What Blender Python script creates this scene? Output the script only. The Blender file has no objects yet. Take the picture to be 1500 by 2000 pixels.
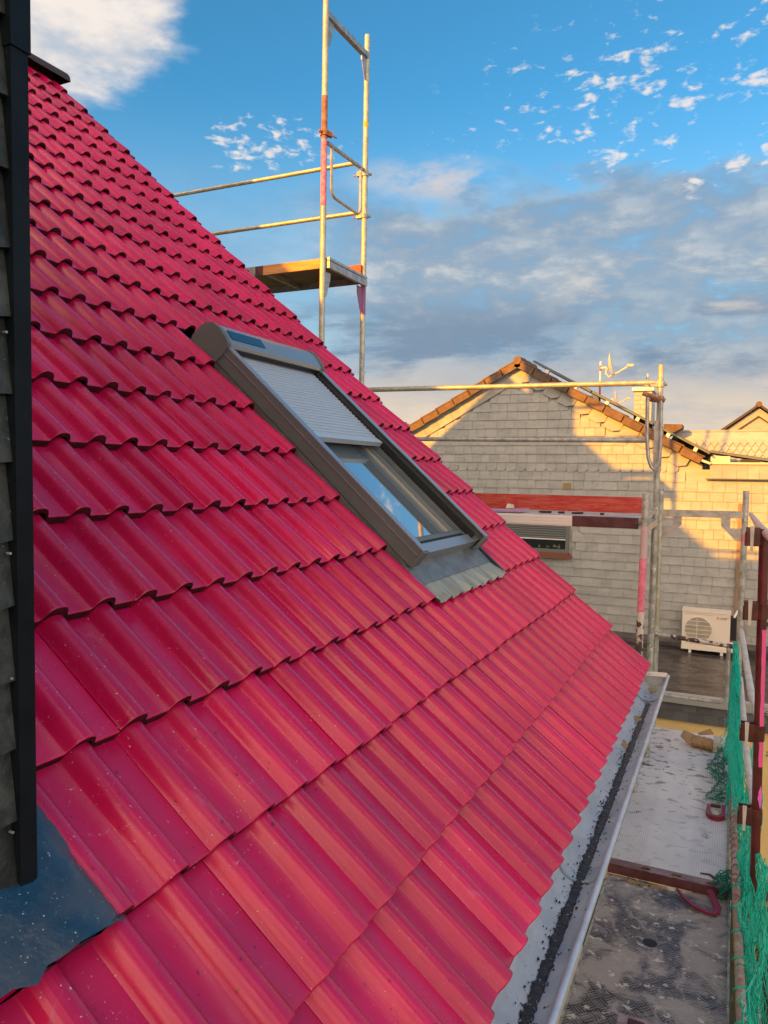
import bpy, math, random
from math import sin, cos, radians, pi, atan2, sqrt
from mathutils import Vector, Matrix

random.seed(7)
scene = bpy.context.scene
col = scene.collection

# ------------------------------------------------------------------ camera
YAW, PIT, ROL = 0.439767, -0.054047, 0.01404
CAM = Vector((0.4416, -5.1526, 1.2070))
fw = Vector((-sin(YAW)*cos(PIT), cos(YAW)*cos(PIT), sin(PIT)))
rt = Vector((cos(YAW), sin(YAW), 0))
up = rt.cross(fw)
rt2 = rt*cos(ROL)+up*sin(ROL)
up2 = -rt*sin(ROL)+up*cos(ROL)
cd = bpy.data.cameras.new('camera')
cam = bpy.data.objects.new('camera', cd)
col.objects.link(cam)
m = Matrix((rt2, up2, -fw)).transposed().to_4x4()
m.translation = CAM
cam.matrix_world = m
cd.sensor_fit = 'VERTICAL'
cd.sensor_height = 24.0
cd.sensor_width = 18.0
cd.lens = 24.0*1453/2000
cd.clip_start = 0.05
cd.clip_end = 2000
scene.camera = cam

# ------------------------------------------------------------------ exposure
vs = scene.view_settings
vs.view_transform = 'Standard'
vs.look = 'None'
vs.exposure = 1.08
vs.gamma = 1.0
vs.use_curve_mapping = False

# ------------------------------------------------------------------ sun and sky
SUN_AZ = 201.2      # clockwise from +Y
SUN_EL = 17.3
SKY = 0.10
sdir = Vector((sin(radians(SUN_AZ))*cos(radians(SUN_EL)), cos(radians(SUN_AZ))*cos(radians(SUN_EL)), sin(radians(SUN_EL))))
sl = bpy.data.lights.new('sun', 'SUN')
sl.energy = 4.3
sl.angle = radians(0.55)
sl.color = (1.0, 0.37, 0.005)
sun = bpy.data.objects.new('sun', sl)
col.objects.link(sun)
sun.rotation_euler = sdir.to_track_quat('Z', 'Y').to_euler()
sun.location = (-8, -20, 14)

W = bpy.data.worlds.new('World')
scene.world = W
W.use_nodes = True
wt = W.node_tree
wt.nodes.clear()


class NG:
    """small node-graph writer"""
    def __init__(s, t):
        s.t = t

    def n(s, typ, **kw):
        nd = s.t.nodes.new(typ)
        for k, v in kw.items():
            setattr(nd, k, v)
        return nd

    def put(s, sock, v):
        if hasattr(v, 'is_output') or isinstance(v, bpy.types.NodeSocket):
            s.t.links.new(v, sock)
        elif v is not None:
            sock.default_value = v

    def m(s, op, a, b=None, c=None, clamp=False):
        nd = s.n('ShaderNodeMath', operation=op, use_clamp=clamp)
        s.put(nd.inputs[0], a)
        s.put(nd.inputs[1], b)
        s.put(nd.inputs[2], c)
        return nd.outputs[0]

    def ss(s, x, a, b, lo=0.0, hi=1.0):
        nd = s.n('ShaderNodeMapRange', interpolation_type='SMOOTHSTEP')
        s.put(nd.inputs[0], x)
        nd.inputs[1].default_value = a
        nd.inputs[2].default_value = b
        nd.inputs[3].default_value = lo
        nd.inputs[4].default_value = hi
        return nd.outputs[0]

    def lin(s, x, a, b, lo=0.0, hi=1.0):
        nd = s.n('ShaderNodeMapRange')
        s.put(nd.inputs[0], x)
        nd.inputs[1].default_value = a
        nd.inputs[2].default_value = b
        nd.inputs[3].default_value = lo
        nd.inputs[4].default_value = hi
        return nd.outputs[0]

    def mix(s, f, a, b, mode='MIX'):
        nd = s.n('ShaderNodeMix', data_type='RGBA', blend_type=mode)
        s.put(nd.inputs[0], f)
        for k, v in ((6, a), (7, b)):
            if isinstance(v, (tuple, list)):
                nd.inputs[k].default_value = (*v[:3], 1)
            else:
                s.put(nd.inputs[k], v)
        return nd.outputs[2]

    def noise(s, vec, scale, det=4, rough=.55, dist=0.0, out='Fac'):
        nd = s.n('ShaderNodeTexNoise')
        s.put(nd.inputs['Vector'], vec)
        nd.inputs['Scale'].default_value = scale
        nd.inputs['Detail'].default_value = det
        nd.inputs['Roughness'].default_value = rough
        nd.inputs['Distortion'].default_value = dist
        return nd.outputs[out]

    def vec(s, x, y, z=0.0):
        nd = s.n('ShaderNodeCombineXYZ')
        for i, v in enumerate((x, y, z)):
            s.put(nd.inputs[i], v)
        return nd.outputs[0]

    def sep(s, v):
        nd = s.n('ShaderNodeSeparateXYZ')
        s.put(nd.inputs[0], v)
        return nd.outputs


g = NG(wt)
tc = g.n('ShaderNodeTexCoord')
dx, dy, dz = g.sep(tc.outputs['Generated'])
sky = g.n('ShaderNodeTexSky', sky_type='NISHITA')
sky.sun_disc = False
sky.sun_elevation = radians(SUN_EL)
sky.sun_rotation = radians(SUN_AZ)
sky.altitude = 100
sky.air_density = 1.0
sky.dust_density = 0.6
sky.ozone_density = 3.0
az = g.m('MULTIPLY', g.m('ARCTAN2', dx, dy), 57.2958)
el = g.m('MULTIPLY', g.m('ARCSINE', dz), 57.2958)


def blob(a, e, ra, re, soft=.6):
    u = g.m('DIVIDE', g.m('SUBTRACT', az, a), ra)
    v = g.m('DIVIDE', g.m('SUBTRACT', el, e), re)
    r = g.m('SQRT', g.m('ADD', g.m('MULTIPLY', u, u), g.m('MULTIPLY', v, v)))
    return g.ss(r, 1+soft, 1-soft, 0, 1)


def addmax(*xs):
    r = xs[0]
    for x in xs[1:]:
        r = g.m('MAXIMUM', r, x)
    return r


p_ang = g.vec(az, g.m('MULTIPLY', el, 2.2), 0)
p_flat = g.vec(az, g.m('MULTIPLY', el, 3.6), 3.0)
p_vec = tc.outputs['Generated']
nb = g.noise(p_ang, .075, 8, .60, .12)
nb2 = g.noise(p_ang, .20, 8, .62, .10)
ns = g.noise(p_flat, .060, 8, .64, .15)
npuff = g.noise(p_ang, .70, 6, .56, .2)
nclump = g.noise(p_ang, .17, 3, .5, .2)
nbig = g.noise(p_ang, .16, 8, .58, .1)
nfar = g.noise(p_vec, 3.2, 8, .58, .5)
# clear evening blue away from the sun; white haze round the sun stays as the sky model gives it
sd = g.n('ShaderNodeVectorMath', operation='DOT_PRODUCT')
g.put(sd.inputs[0], p_vec)
sd.inputs[1].default_value = sdir
away = g.ss(sd.outputs['Value'], .75, -.2)
blue = g.mix(away, sky.outputs[0], g.mix(1.0, sky.outputs[0], (0.385, .97, 1.04), 'MULTIPLY'))
hz = g.ss(el, 27, 8)
blue = g.mix(g.m('MULTIPLY', g.m('MULTIPLY', hz, away), .62), blue, (2.2, 2.9, 3.35))
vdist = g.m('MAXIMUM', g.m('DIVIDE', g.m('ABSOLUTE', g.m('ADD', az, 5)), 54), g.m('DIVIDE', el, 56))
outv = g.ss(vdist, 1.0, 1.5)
# small puffs high up
puffreg = addmax(blob(-6, 25.2, 13, 4.6), g.m('MULTIPLY', blob(-33.4, 22.7, 4.4, 1.5, .8), 2.1), g.m('MULTIPLY', blob(-2.5, 20.8, 5, 1.8), .9), g.m('MULTIPLY', blob(-18, 24, 5, 1.6), .9))
puff = g.ss(g.m('ADD', g.m('ADD', npuff, g.m('MULTIPLY', g.m('SUBTRACT', nclump, .5), .55)), g.m('MULTIPLY', puffreg, .125)), .655, .85)
puff = g.m('MULTIPLY', puff, g.ss(puffreg, .05, .5))
# large soft white cloud
bigr = addmax(blob(-46.5, 29.2, 6.0, 4.3, .45), blob(-52, 26.5, 8, 4.0, .5))
big = g.ss(g.m('ADD', bigr, g.m('MULTIPLY', g.m('SUBTRACT', nbig, .5), 1.5)), .25, .95)
# grey bank with ragged top
topedge = g.m('ADD', el, g.m('ADD', g.m('MULTIPLY', g.m('SUBTRACT', nb, .5), 13.0), g.m('MULTIPLY', g.m('SUBTRACT', nb2, .5), 5.0)))
bank = g.m('MULTIPLY', g.ss(topedge, 21.8, 18.6), g.ss(az, -37, -24))
bank2 = g.m('MULTIPLY', g.ss(topedge, 22, 14), .42)
bank = g.m('MAXIMUM', bank, bank2)
bank = g.m('MULTIPLY', bank, g.ss(nb2, .25, .52, .45, 1.0))
dark = g.m('MULTIPLY', g.ss(ns, .44, .56), g.ss(g.m('ABSOLUTE', g.m('SUBTRACT', el, 9.6)), 4.2, 1.0))
low = g.ss(g.m('ADD', el, g.m('MULTIPLY', g.m('SUBTRACT', ns, .5), 13)), 9.2, 4.8)
lit = g.m('MULTIPLY', g.ss(ns, .50, .64), g.ss(g.m('ABSOLUTE', g.m('SUBTRACT', el, 13.2)), 3.4, .8))
lit = g.m('MULTIPLY', lit, g.ss(az, -15, -8))
wtop = g.m('MULTIPLY', blob(-22.0, 21.0, 4.6, 1.1, .8), g.ss(nb2, .30, .58))
c_bank = g.mix(g.ss(nb2, .34, .66), (1.10, 1.50, 2.05), (2.05, 2.35, 2.65))
skyc = g.mix(g.m('MULTIPLY', bank, .9), blue, c_bank)
brk = g.m('MULTIPLY', g.m('MULTIPLY', g.ss(nb2, .53, .70), g.ss(ns, .42, .60)), g.m('MULTIPLY', g.ss(el, 21, 16), g.ss(az, -36, -22)))
skyc = g.mix(g.m('MULTIPLY', brk, .75), skyc, (3.7, 3.4, 3.2))
skyc = g.mix(g.m('MULTIPLY', dark, .85), skyc, (.95, 1.38, 1.95))
skyc = g.mix(g.m('MULTIPLY', low, .88), skyc, g.mix(g.ss(ns, .36, .60), (2.6, 2.5, 2.45), (4.3, 3.35, 2.45)))
skyc = g.mix(g.m('MULTIPLY', wtop, .8), skyc, (3.5, 3.1, 2.9))
skyc = g.mix(g.m('MULTIPLY', lit, .75), skyc, (3.9, 3.4, 2.9))
skyc = g.mix(g.m('MULTIPLY', puff, .85), skyc, (4.4, 4.0, 3.7))
bigc = g.mix(g.ss(nbig, .36, .60), (3.1, 3.15, 3.3), (4.7, 4.2, 3.8))
skyc = g.mix(g.m('MULTIPLY', big, .93), skyc, bigc)
# bright broken cloud added outside the camera view to lift the shade light
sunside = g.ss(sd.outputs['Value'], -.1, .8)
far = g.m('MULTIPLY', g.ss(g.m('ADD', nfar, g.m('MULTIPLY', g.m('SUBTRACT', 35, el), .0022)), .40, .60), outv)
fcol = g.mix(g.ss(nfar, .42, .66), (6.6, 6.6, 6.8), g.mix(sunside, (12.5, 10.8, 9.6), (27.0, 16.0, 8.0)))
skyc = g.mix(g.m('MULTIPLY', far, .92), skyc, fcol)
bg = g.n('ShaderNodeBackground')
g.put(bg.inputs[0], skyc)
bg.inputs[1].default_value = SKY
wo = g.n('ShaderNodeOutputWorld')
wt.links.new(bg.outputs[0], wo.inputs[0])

# ------------------------------------------------------------------ mesh helpers
class MB:
    def __init__(s):
        s.v, s.f, s.mi = [], [], []

    def add(s, vs_, fs, mi=0):
        o = len(s.v)
        s.v += [tuple(p) for p in vs_]
        for f in fs:
            s.f.append(tuple(i+o for i in f))
            s.mi.append(mi)

    def box(s, a, b, mi=0):
        (x0, y0, z0), (x1, y1, z1) = a, b
        x0, x1 = min(x0, x1), max(x0, x1)
        y0, y1 = min(y0, y1), max(y0, y1)
        z0, z1 = min(z0, z1), max(z0, z1)
        s.add([(x0, y0, z0), (x1, y0, z0), (x1, y1, z0), (x0, y1, z0), (x0, y0, z1), (x1, y0, z1), (x1, y1, z1), (x0, y1, z1)],
              [(0, 3, 2, 1), (4, 5, 6, 7), (0, 1, 5, 4), (1, 2, 6, 5), (2, 3, 7, 6), (3, 0, 4, 7)], mi)

    def obox(s, o, ax, ay, az_, mi=0):
        """box from corner o along three edge vectors"""
        o, ax, ay, az_ = map(Vector, (o, ax, ay, az_))
        if ax.cross(ay).dot(az_) < 0:
            ax, ay = ay, ax
        p = [o, o+ax, o+ax+ay, o+ay]
        p += [q+az_ for q in p]
        s.add(p, [(0, 3, 2, 1), (4, 5, 6, 7), (0, 1, 5, 4), (1, 2, 6, 5), (2, 3, 7, 6), (3, 0, 4, 7)], mi)

    def prism(s, poly, vec, mi=0):
        vec = Vector(vec)
        P = [Vector(p) for p in poly]
        nrm = Vector((0, 0, 0))
        for i in range(len(P)):
            nrm += (P[i]-P[0]).cross(P[(i+1) % len(P)]-P[0])
        if nrm.dot(vec) < 0:
            P.reverse()
        n = len(P)
        s.add(P+[p+vec for p in P], [tuple(reversed(range(n))), tuple(range(n, 2*n))]+[(i, (i+1) % n, n+(i+1) % n, n+i) for i in range(n)], mi)

    def tube(s, pts, r, n=10, mi=0, caps=True, mis=None):
        pts = [Vector(p) for p in pts]
        k = len(pts)
        rs = r if isinstance(r, (list, tuple)) else [r]*k
        t0 = (pts[1]-pts[0]).normalized()
        ref = Vector((0, 0, 1)) if abs(t0.z) < .9 else Vector((1, 0, 0))
        a = t0.cross(ref).normalized()
        vs_, fs = [], []
        for i, p in enumerate(pts):
            t = (pts[min(i+1, k-1)]-pts[max(i-1, 0)]).normalized()
            a = (a-t*a.dot(t)).normalized()
            b = t.cross(a)
            for j in range(n):
                w = 2*pi*j/n
                vs_.append(p+(a*cos(w)+b*sin(w))*rs[i])
        o = len(s.v)
        s.v += [tuple(p) for p in vs_]
        for i in range(k-1):
            for j in range(n):
                s.f.append((o+i*n+j, o+i*n+(j+1) % n, o+(i+1)*n+(j+1) % n, o+(i+1)*n+j))
                s.mi.append(mis[i] if mis else mi)
        if caps:
            s.f.append(tuple(o+j for j in reversed(range(n))))
            s.mi.append(mis[0] if mis else mi)
            s.f.append(tuple(o+(k-1)*n+j for j in range(n)))
            s.mi.append(mis[-1] if mis else mi)

    def beam(s, p0, p1, w, h, upv=(0, 0, 1), mi=0):
        p0, p1, upv = Vector(p0), Vector(p1), Vector(upv)
        t = (p1-p0).normalized()
        sd = t.cross(upv).normalized()
        u = sd.cross(t)
        s.obox(p0-sd*w/2-u*h/2, p1-p0, sd*w, u*h, mi)

    def build(s, name, mats, parent=None, smooth=None, kind=None, origin=None):
        me = bpy.data.meshes.new(name)
        o = Vector(parent.matrix_world_loc) if hasattr(parent, 'matrix_world_loc') else (WLOC.get(parent.name, Vector((0, 0, 0))) if parent else Vector((0, 0, 0)))
        og = Vector(origin) if origin is not None else (o.copy() if parent else Vector((0, 0, 0)))
        me.from_pydata([tuple(Vector(p)-og) for p in s.v], [], s.f)
        if not isinstance(mats, (list, tuple)):
            mats = [mats]
        for m_ in mats:
            me.materials.append(m_)
        me.polygons.foreach_set('material_index', s.mi)
        if smooth:
            me.polygons.foreach_set('use_smooth', [True]*len(me.polygons))
            me.set_sharp_from_angle(angle=radians(smooth))
        me.update()
        ob = bpy.data.objects.new(name, me)
        col.objects.link(ob)
        if parent:
            ob.parent = parent
            ob.location = og-o
        else:
            ob.location = og
        WLOC[ob.name] = og
        if kind:
            ob['kind'] = kind
        return ob


WLOC = {}


def tag(o, label, cat, group=None, kind=None):
    o['label'] = label
    o['category'] = cat
    if group:
        o['group'] = group
    if kind:
        o['kind'] = kind
    return o


def thing(name, loc, label, cat, group=None):
    o = bpy.data.objects.new(name, None)
    o.empty_display_size = .2
    col.objects.link(o)
    o.location = loc
    WLOC[o.name] = Vector(loc)
    return tag(o, label, cat, group)


# ------------------------------------------------------------------ materials
def M(name, base, rough=.6, metal=0.0, var=None, vscale=4.0, vdet=6, vlo=.4, vhi=.62, bump=0.0, bscale=40.0, rnd=0.0, spec=.5,
      spots=None, sscale=60., sth=.68, coat=0.0, coords='Object', stretch=None, extra=None, rvar=0.0):
    mt = bpy.data.materials.new(name)
    mt.use_nodes = True
    t = mt.node_tree
    q = NG(t)
    b = t.nodes['Principled BSDF']
    tcn = q.n('ShaderNodeTexCoord')
    v = tcn.outputs[coords] if coords != 'Position' else q.n('ShaderNodeNewGeometry').outputs['Position']
    if stretch:
        mp = q.n('ShaderNodeMapping')
        t.links.new(v, mp.inputs[0])
        mp.inputs['Scale'].default_value = stretch
        v = mp.outputs[0]
    c = None
    cc = base
    if var:
        f = q.ss(q.noise(v, vscale, vdet, .6, .3), vlo, vhi)
        c = q.mix(f, base, var)
        cc = c
    if spots:
        f = q.ss(q.noise(v, sscale, 3, .6), sth, sth+.06)
        c = q.mix(f, cc, spots)
        cc = c
    if rnd:
        ge = q.n('ShaderNodeNewGeometry')
        oi = q.n('ShaderNodeObjectInfo')
        r = q.m('FRACT', q.m('ADD', ge.outputs['Random Per Island'], oi.outputs['Random']))
        hsv = q.n('ShaderNodeHueSaturation')
        if isinstance(cc, tuple):
            hsv.inputs['Color'].default_value = (*cc, 1)
        else:
            q.put(hsv.inputs['Color'], cc)
        q.put(hsv.inputs['Value'], q.lin(r, 0, 1, 1-rnd, 1+rnd))
        c = hsv.outputs[0]
        cc = c
    if extra:
        c = extra(q, cc, v)
    if c is not None:
        t.links.new(c, b.inputs['Base Color'])
    else:
        b.inputs['Base Color'].default_value = (*base, 1)
    b.inputs['Roughness'].default_value = rough
    if rvar:
        q.put(b.inputs['Roughness'], q.lin(q.noise(v, vscale*2.3, 5, .6), .3, .7, max(.05, rough-rvar), rough+rvar))
    b.inputs['Metallic'].default_value = metal
    b.inputs['Specular IOR Level'].default_value = spec
    if coat:
        b.inputs['Coat Weight'].default_value = coat
        b.inputs['Coat Roughness'].default_value = .12
    if bump:
        bp = q.n('ShaderNodeBump')
        bp.inputs['Strength'].default_value = bump
        bp.inputs['Distance'].default_value = .01
        q.put(bp.inputs['Height'], q.noise(v, bscale, 5, .6))
        t.links.new(bp.outputs[0], b.inputs['Normal'])
    return mt


def tile_mat(name, spread):
    mt = bpy.data.materials.new(name)
    mt.use_nodes = True
    t = mt.node_tree
    q = NG(t)
    b = t.nodes['Principled BSDF']
    pos = q.n('ShaderNodeNewGeometry').outputs['Position']
    oi = q.n('ShaderNodeObjectInfo')
    c = q.mix(q.ss(q.noise(pos, 3.0, 5, .6, .4), .35, .68), (.51, .005, .076), (.60, .008, .088))
    hsv = q.n('ShaderNodeHueSaturation')
    q.put(hsv.inputs['Color'], c)
    q.put(hsv.inputs['Value'], q.lin(oi.outputs['Random'], 0, 1, 1-spread, 1+spread))
    c = hsv.outputs[0]
    # chalky rubbed streaks running down the slope, mortar dust, dark grit
    ob = q.n('ShaderNodeTexCoord').outputs['Object']
    mp = q.n('ShaderNodeMapping')
    t.links.new(ob, mp.inputs[0])
    mp.inputs['Scale'].default_value = (26, 3.2, 10)
    off = q.n('ShaderNodeVectorMath', operation='ADD')
    t.links.new(mp.outputs[0], off.inputs[0])
    q.put(off.inputs[1], q.vec(q.m('MULTIPLY', oi.outputs['Random'], 90), q.m('MULTIPLY', oi.outputs['Random'], 37), 0))
    py_ = q.sep(pos)[1]
    near = q.ss(py_, -1.4, -3.9, .14, 1.0)
    st = q.m('MULTIPLY', q.ss(q.noise(off.outputs[0], 1.0, 6, .65, .8), .60, .80), near)
    c = q.mix(q.m('MULTIPLY', st, .55), c, (.50, .26, .38))
    scr = q.m('MULTIPLY', q.ss(q.noise(pos, 11., 8, .78, 2.4), .645, .73), near)
    c = q.mix(q.m('MULTIPLY', scr, .5), c, (.62, .42, .46))
    dust = q.ss(q.noise(pos, 150., 2, .5), .715, .75)
    dust = q.m('MULTIPLY', dust, q.m('MULTIPLY', near, q.ss(q.noise(pos, 2.2, 3, .5), .36, .60)))
    c = q.mix(q.m('MULTIPLY', dust, .8), c, (.75, .66, .62))
    grit = q.m('MULTIPLY', q.ss(q.noise(pos, 75., 2, .4), .722, .745), q.ss(q.noise(pos, 1.6, 3, .5), .40, .60))
    c = q.mix(q.m('MULTIPLY', grit, .85), c, (.07, .012, .02))
    t.links.new(c, b.inputs['Base Color'])
    q.put(b.inputs['Roughness'], q.m('ADD', q.lin(q.noise(pos, 5., 5, .65), .3, .7, .20, .38), q.m('MULTIPLY', st, .2)))
    b.inputs['Specular IOR Level'].default_value = .52
    b.inputs['Coat Weight'].default_value = .10
    b.inputs['Coat Roughness'].default_value = .18
    bp = q.n('ShaderNodeBump')
    bp.inputs['Strength'].default_value = .10
    bp.inputs['Distance'].default_value = .004
    q.put(bp.inputs['Height'], q.noise(pos, 38., 5, .62))
    t.links.new(bp.outputs[0], b.inputs['Normal'])
    return mt


TILE = tile_mat('tile_glaze', .16)
TILEF = M('shaded_tile_edge', (.075, .004, .011), .8, spec=.25, var=(.028, .004, .006), vscale=30, bump=.3)  # tile lip faces: shade at the laps put into a darker red
FELT = M('roof_felt', (.03, .022, .024), .9)
GALV = M('galvanised_steel', (.48, .49, .46), .42, .55, var=(.34, .35, .33), vscale=14, bump=.12, bscale=60, rvar=.1)
GALVO = M('worn_galvanised_tube', (.50, .51, .44), .5, .35, var=(.30, .31, .27), vscale=18, spots=(.70, .70, .60), sscale=28, sth=.62, bump=.18, bscale=50)
TUBEY = M('pale_zinc_tube', (.56, .55, .42), .45, .4, var=(.42, .41, .30), vscale=15, bump=.12)
RUST = M('rusty_tube', (.30, .13, .06), .8, var=(.42, .22, .12), vscale=25, bump=.3)
PINK = M('pink_spray_paint', (.70, .16, .26), .6, var=(.78, .30, .36), vscale=22, spots=(.8, .68, .62), sscale=60, sth=.66)
PINKD = M('pale_pink_overspray', (.60, .42, .42), .6, var=(.52, .47, .42), vscale=14)
FLAKE = M('flaked_tar_tube', (.62, .56, .48), .7, var=(.07, .045, .04), vscale=22, vlo=.46, vhi=.52, bump=.3)
WINE = M('wine_red_painted_steel', (.075, .012, .012), .38, var=(.12, .018, .018), vscale=8, bump=.08, coat=.2)
WINED = M('brown_red_bracket', (.10, .028, .020), .35, var=(.06, .016, .012), vscale=16, bump=.15, coat=.2)
TAPE = M('yellow_tape', (.75, .45, .03), .5)
ORANGE = M('orange_board', (.62, .22, .04), .6, var=(.75, .42, .12), vscale=5, stretch=(1, 1, 14), bump=.1)
REDB = M('red_painted_board', (.42, .030, .020), .55, var=(.52, .09, .06), vscale=5, stretch=(1.4, 1, 10), spots=(.62, .50, .42), sscale=16, sth=.67, bump=.12)
BURG = M('burgundy_painted_rail', (.075, .020, .025), .6, var=(.11, .04, .045), vscale=12)
PURP = M('mauve_painted_gusset', (.30, .12, .24), .5)
CREAM = M('cream_render', (.72, .66, .50), .85, var=(.66, .60, .45), vscale=3, bump=.1)
YELLOW = M('pale_yellow_render', (.80, .62, .26), .85, var=(.74, .57, .23), vscale=2, bump=.15, bscale=90)
SLATE = M('pale_slate', (.405, .425, .385), .62, var=(.35, .365, .335), vscale=4, rnd=.075, bump=.08, bscale=30, coords='Position', stretch=(1, 1, 2.4))
SLATED = M('dark_wet_slate', (.026, .034, .034), .38, spec=.3, var=(.055, .066, .062), vscale=14, rnd=.3, bump=.5, bscale=26, spots=(.30, .34, .30), sscale=90, sth=.70, coords='Position')
FASC = M('dark_fascia_slate', (.10, .105, .11), .5, rnd=.2, bump=.2)
TRIM = M('black_trim_metal', (.004, .008, .011), .45, spec=.15, var=(.007, .012, .016), vscale=9, spots=(.2, .23, .25), sscale=130, sth=.735)
LEAD = M('blue_grey_lead', (.012, .050, .095), .36, .0, var=(.05, .075, .105), vscale=7, spots=(.62, .68, .70), sscale=150, sth=.665, bump=1.0, bscale=9, spec=.5, rvar=.15)
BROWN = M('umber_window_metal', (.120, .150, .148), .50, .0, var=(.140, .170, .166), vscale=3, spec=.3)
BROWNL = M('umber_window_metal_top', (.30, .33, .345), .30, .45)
ALUG = M('grey_blind_slat', (.46, .53, .57), .38, .15)
APRON = M('grey_flashing', (.15, .165, .16), .45, .3, var=(.22, .235, .22), vscale=9, bump=.15)
APRONP = M('pleated_flashing', (.34, .37, .31), .6, .1, var=(.24, .265, .225), vscale=5, bump=.25, bscale=9, stretch=(1, 4, 1))
BLACK = M('black_rubber', (.010, .010, .011), .5)
SOLAR = M('dark_solar_glass', (.012, .03, .06), .12, coat=.5)
RTILE = M('brown_clay_tile', (.15, .085, .045), .6, var=(.10, .055, .03), vscale=9, rnd=.18, bump=.2)
RDARK = M('dark_brown_roof', (.05, .034, .028), .6)
WHITE = M('white_paint', (.78, .76, .70), .5)
ACW = M('ivory_enamel', (.80, .74, .60), .40, coat=.2)
ACG = M('fan_grille_tan', (.40, .37, .27), .6)
BITU = M('wet_bitumen', (.030, .028, .026), .30, var=(.085, .072, .06), vscale=2.2, bump=.25, bscale=30, rvar=.15, stretch=(1, 2.2, 1), spots=(.35, .36, .36), sscale=22, sth=.72)
CAPM = M('grey_roof_edge', (.46, .50, .50), .4, .5)
ZINC = M('zinc_gutter', (.56, .63, .67), .40, .30, var=(.44, .51, .56), vscale=5, spots=(.66, .68, .66), sscale=46, sth=.68, bump=.12)
ZINCL = M('pale_zinc_back', (.64, .70, .72), .55, .1, var=(.52, .58, .61), vscale=6, spots=(.25, .26, .26), sscale=55, sth=.66, bump=.15)
SILT = M('wet_black_silt', (.010, .013, .016), .25, var=(.03, .035, .035), vscale=40, spots=(.42, .46, .46), sscale=95, sth=.64, bump=.9, bscale=70)
MOSS = M('ochre_lichen', (.46, .34, .14), .9, var=(.34, .30, .20), vscale=30, bump=.6, bscale=60)
DPIPE = M('brown_duct', (.26, .165, .10), .6, var=(.30, .20, .125), vscale=5)
SHUT = M('grey_roller_shutter', (.16, .18, .17), .5)
GLASSD = M('dark_window_glass', (.012, .015, .013), .06, spec=.8)
SILLM = M('red_brown_sill', (.22, .085, .05), .5)
NET = M('green_net_cord', (.003, .48, .32), .5, var=(.006, .56, .40), vscale=9)
NETD = M('dark_green_net_cord', (.004, .16, .11), .6, var=(.004, .24, .16), vscale=8)
PAPER = M('brown_paper', (.42, .27, .13), .8, var=(.36, .22, .10), vscale=10, bump=.3)
SACK = M('pale_sacking', (.56, .52, .42), .85, bump=.4)
REDP = M('crimson_plastic', (.22, .010, .032), .4, coat=.2)
WOODT = M('weathered_pole', (.42, .30, .22), .6, .1, var=(.55, .46, .36), vscale=18, spots=(.5, .12, .14), sscale=12, sth=.60, bump=.2)
REDT = M('faded_red_tube', (.50, .17, .17), .55, var=(.62, .36, .33), vscale=12, bump=.15)
PALET = M('pale_grey_tube', (.62, .60, .54), .5, .2, var=(.5, .48, .44), vscale=9)
LEAF = M('leaf', (.10, .17, .03), .5, var=(.16, .22, .04), vscale=7, rnd=.3)
LEAFD = M('dark_leaf', (.035, .075, .02), .55, var=(.06, .11, .025), vscale=3, rnd=.35)
BARK = M('bark', (.09, .065, .045), .9, bump=.5)
STONE = M('rubble_stone', (.16, .12, .09), .9, var=(.09, .07, .055), vscale=12, bump=.8, bscale=20)
GROUNDM = M('garden_ground', (.045, .06, .025), .95, var=(.075, .065, .04), vscale=1.5, bump=.5, bscale=12)
GRASSM = M('grass_blades', (.05, .11, .02), .7, var=(.09, .14, .03), vscale=3, rnd=.3)


def glass_mat():
    mt = bpy.data.materials.new('skylight_glass')
    mt.use_nodes = True
    b = mt.node_tree.nodes['Principled BSDF']
    q = NG(mt.node_tree)
    ge = q.n('ShaderNodeNewGeometry').outputs['Position']
    f = q.ss(q.noise(ge, 120., 2, .5), .70, .74)
    mt.node_tree.links.new(q.mix(q.m('MULTIPLY', f, .35), (.17, .22, .24), (.6, .65, .7)), b.inputs['Base Color'])
    b.inputs['Metallic'].default_value = .0
    b.inputs['Roughness'].default_value = .03
    b.inputs['IOR'].default_value = 2.6
    b.inputs['Specular IOR Level'].default_value = .9
    b.inputs['Coat Weight'].default_value = 1.0
    b.inputs['Coat Roughness'].default_value = .02
    return mt


GLASS = glass_mat()


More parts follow.
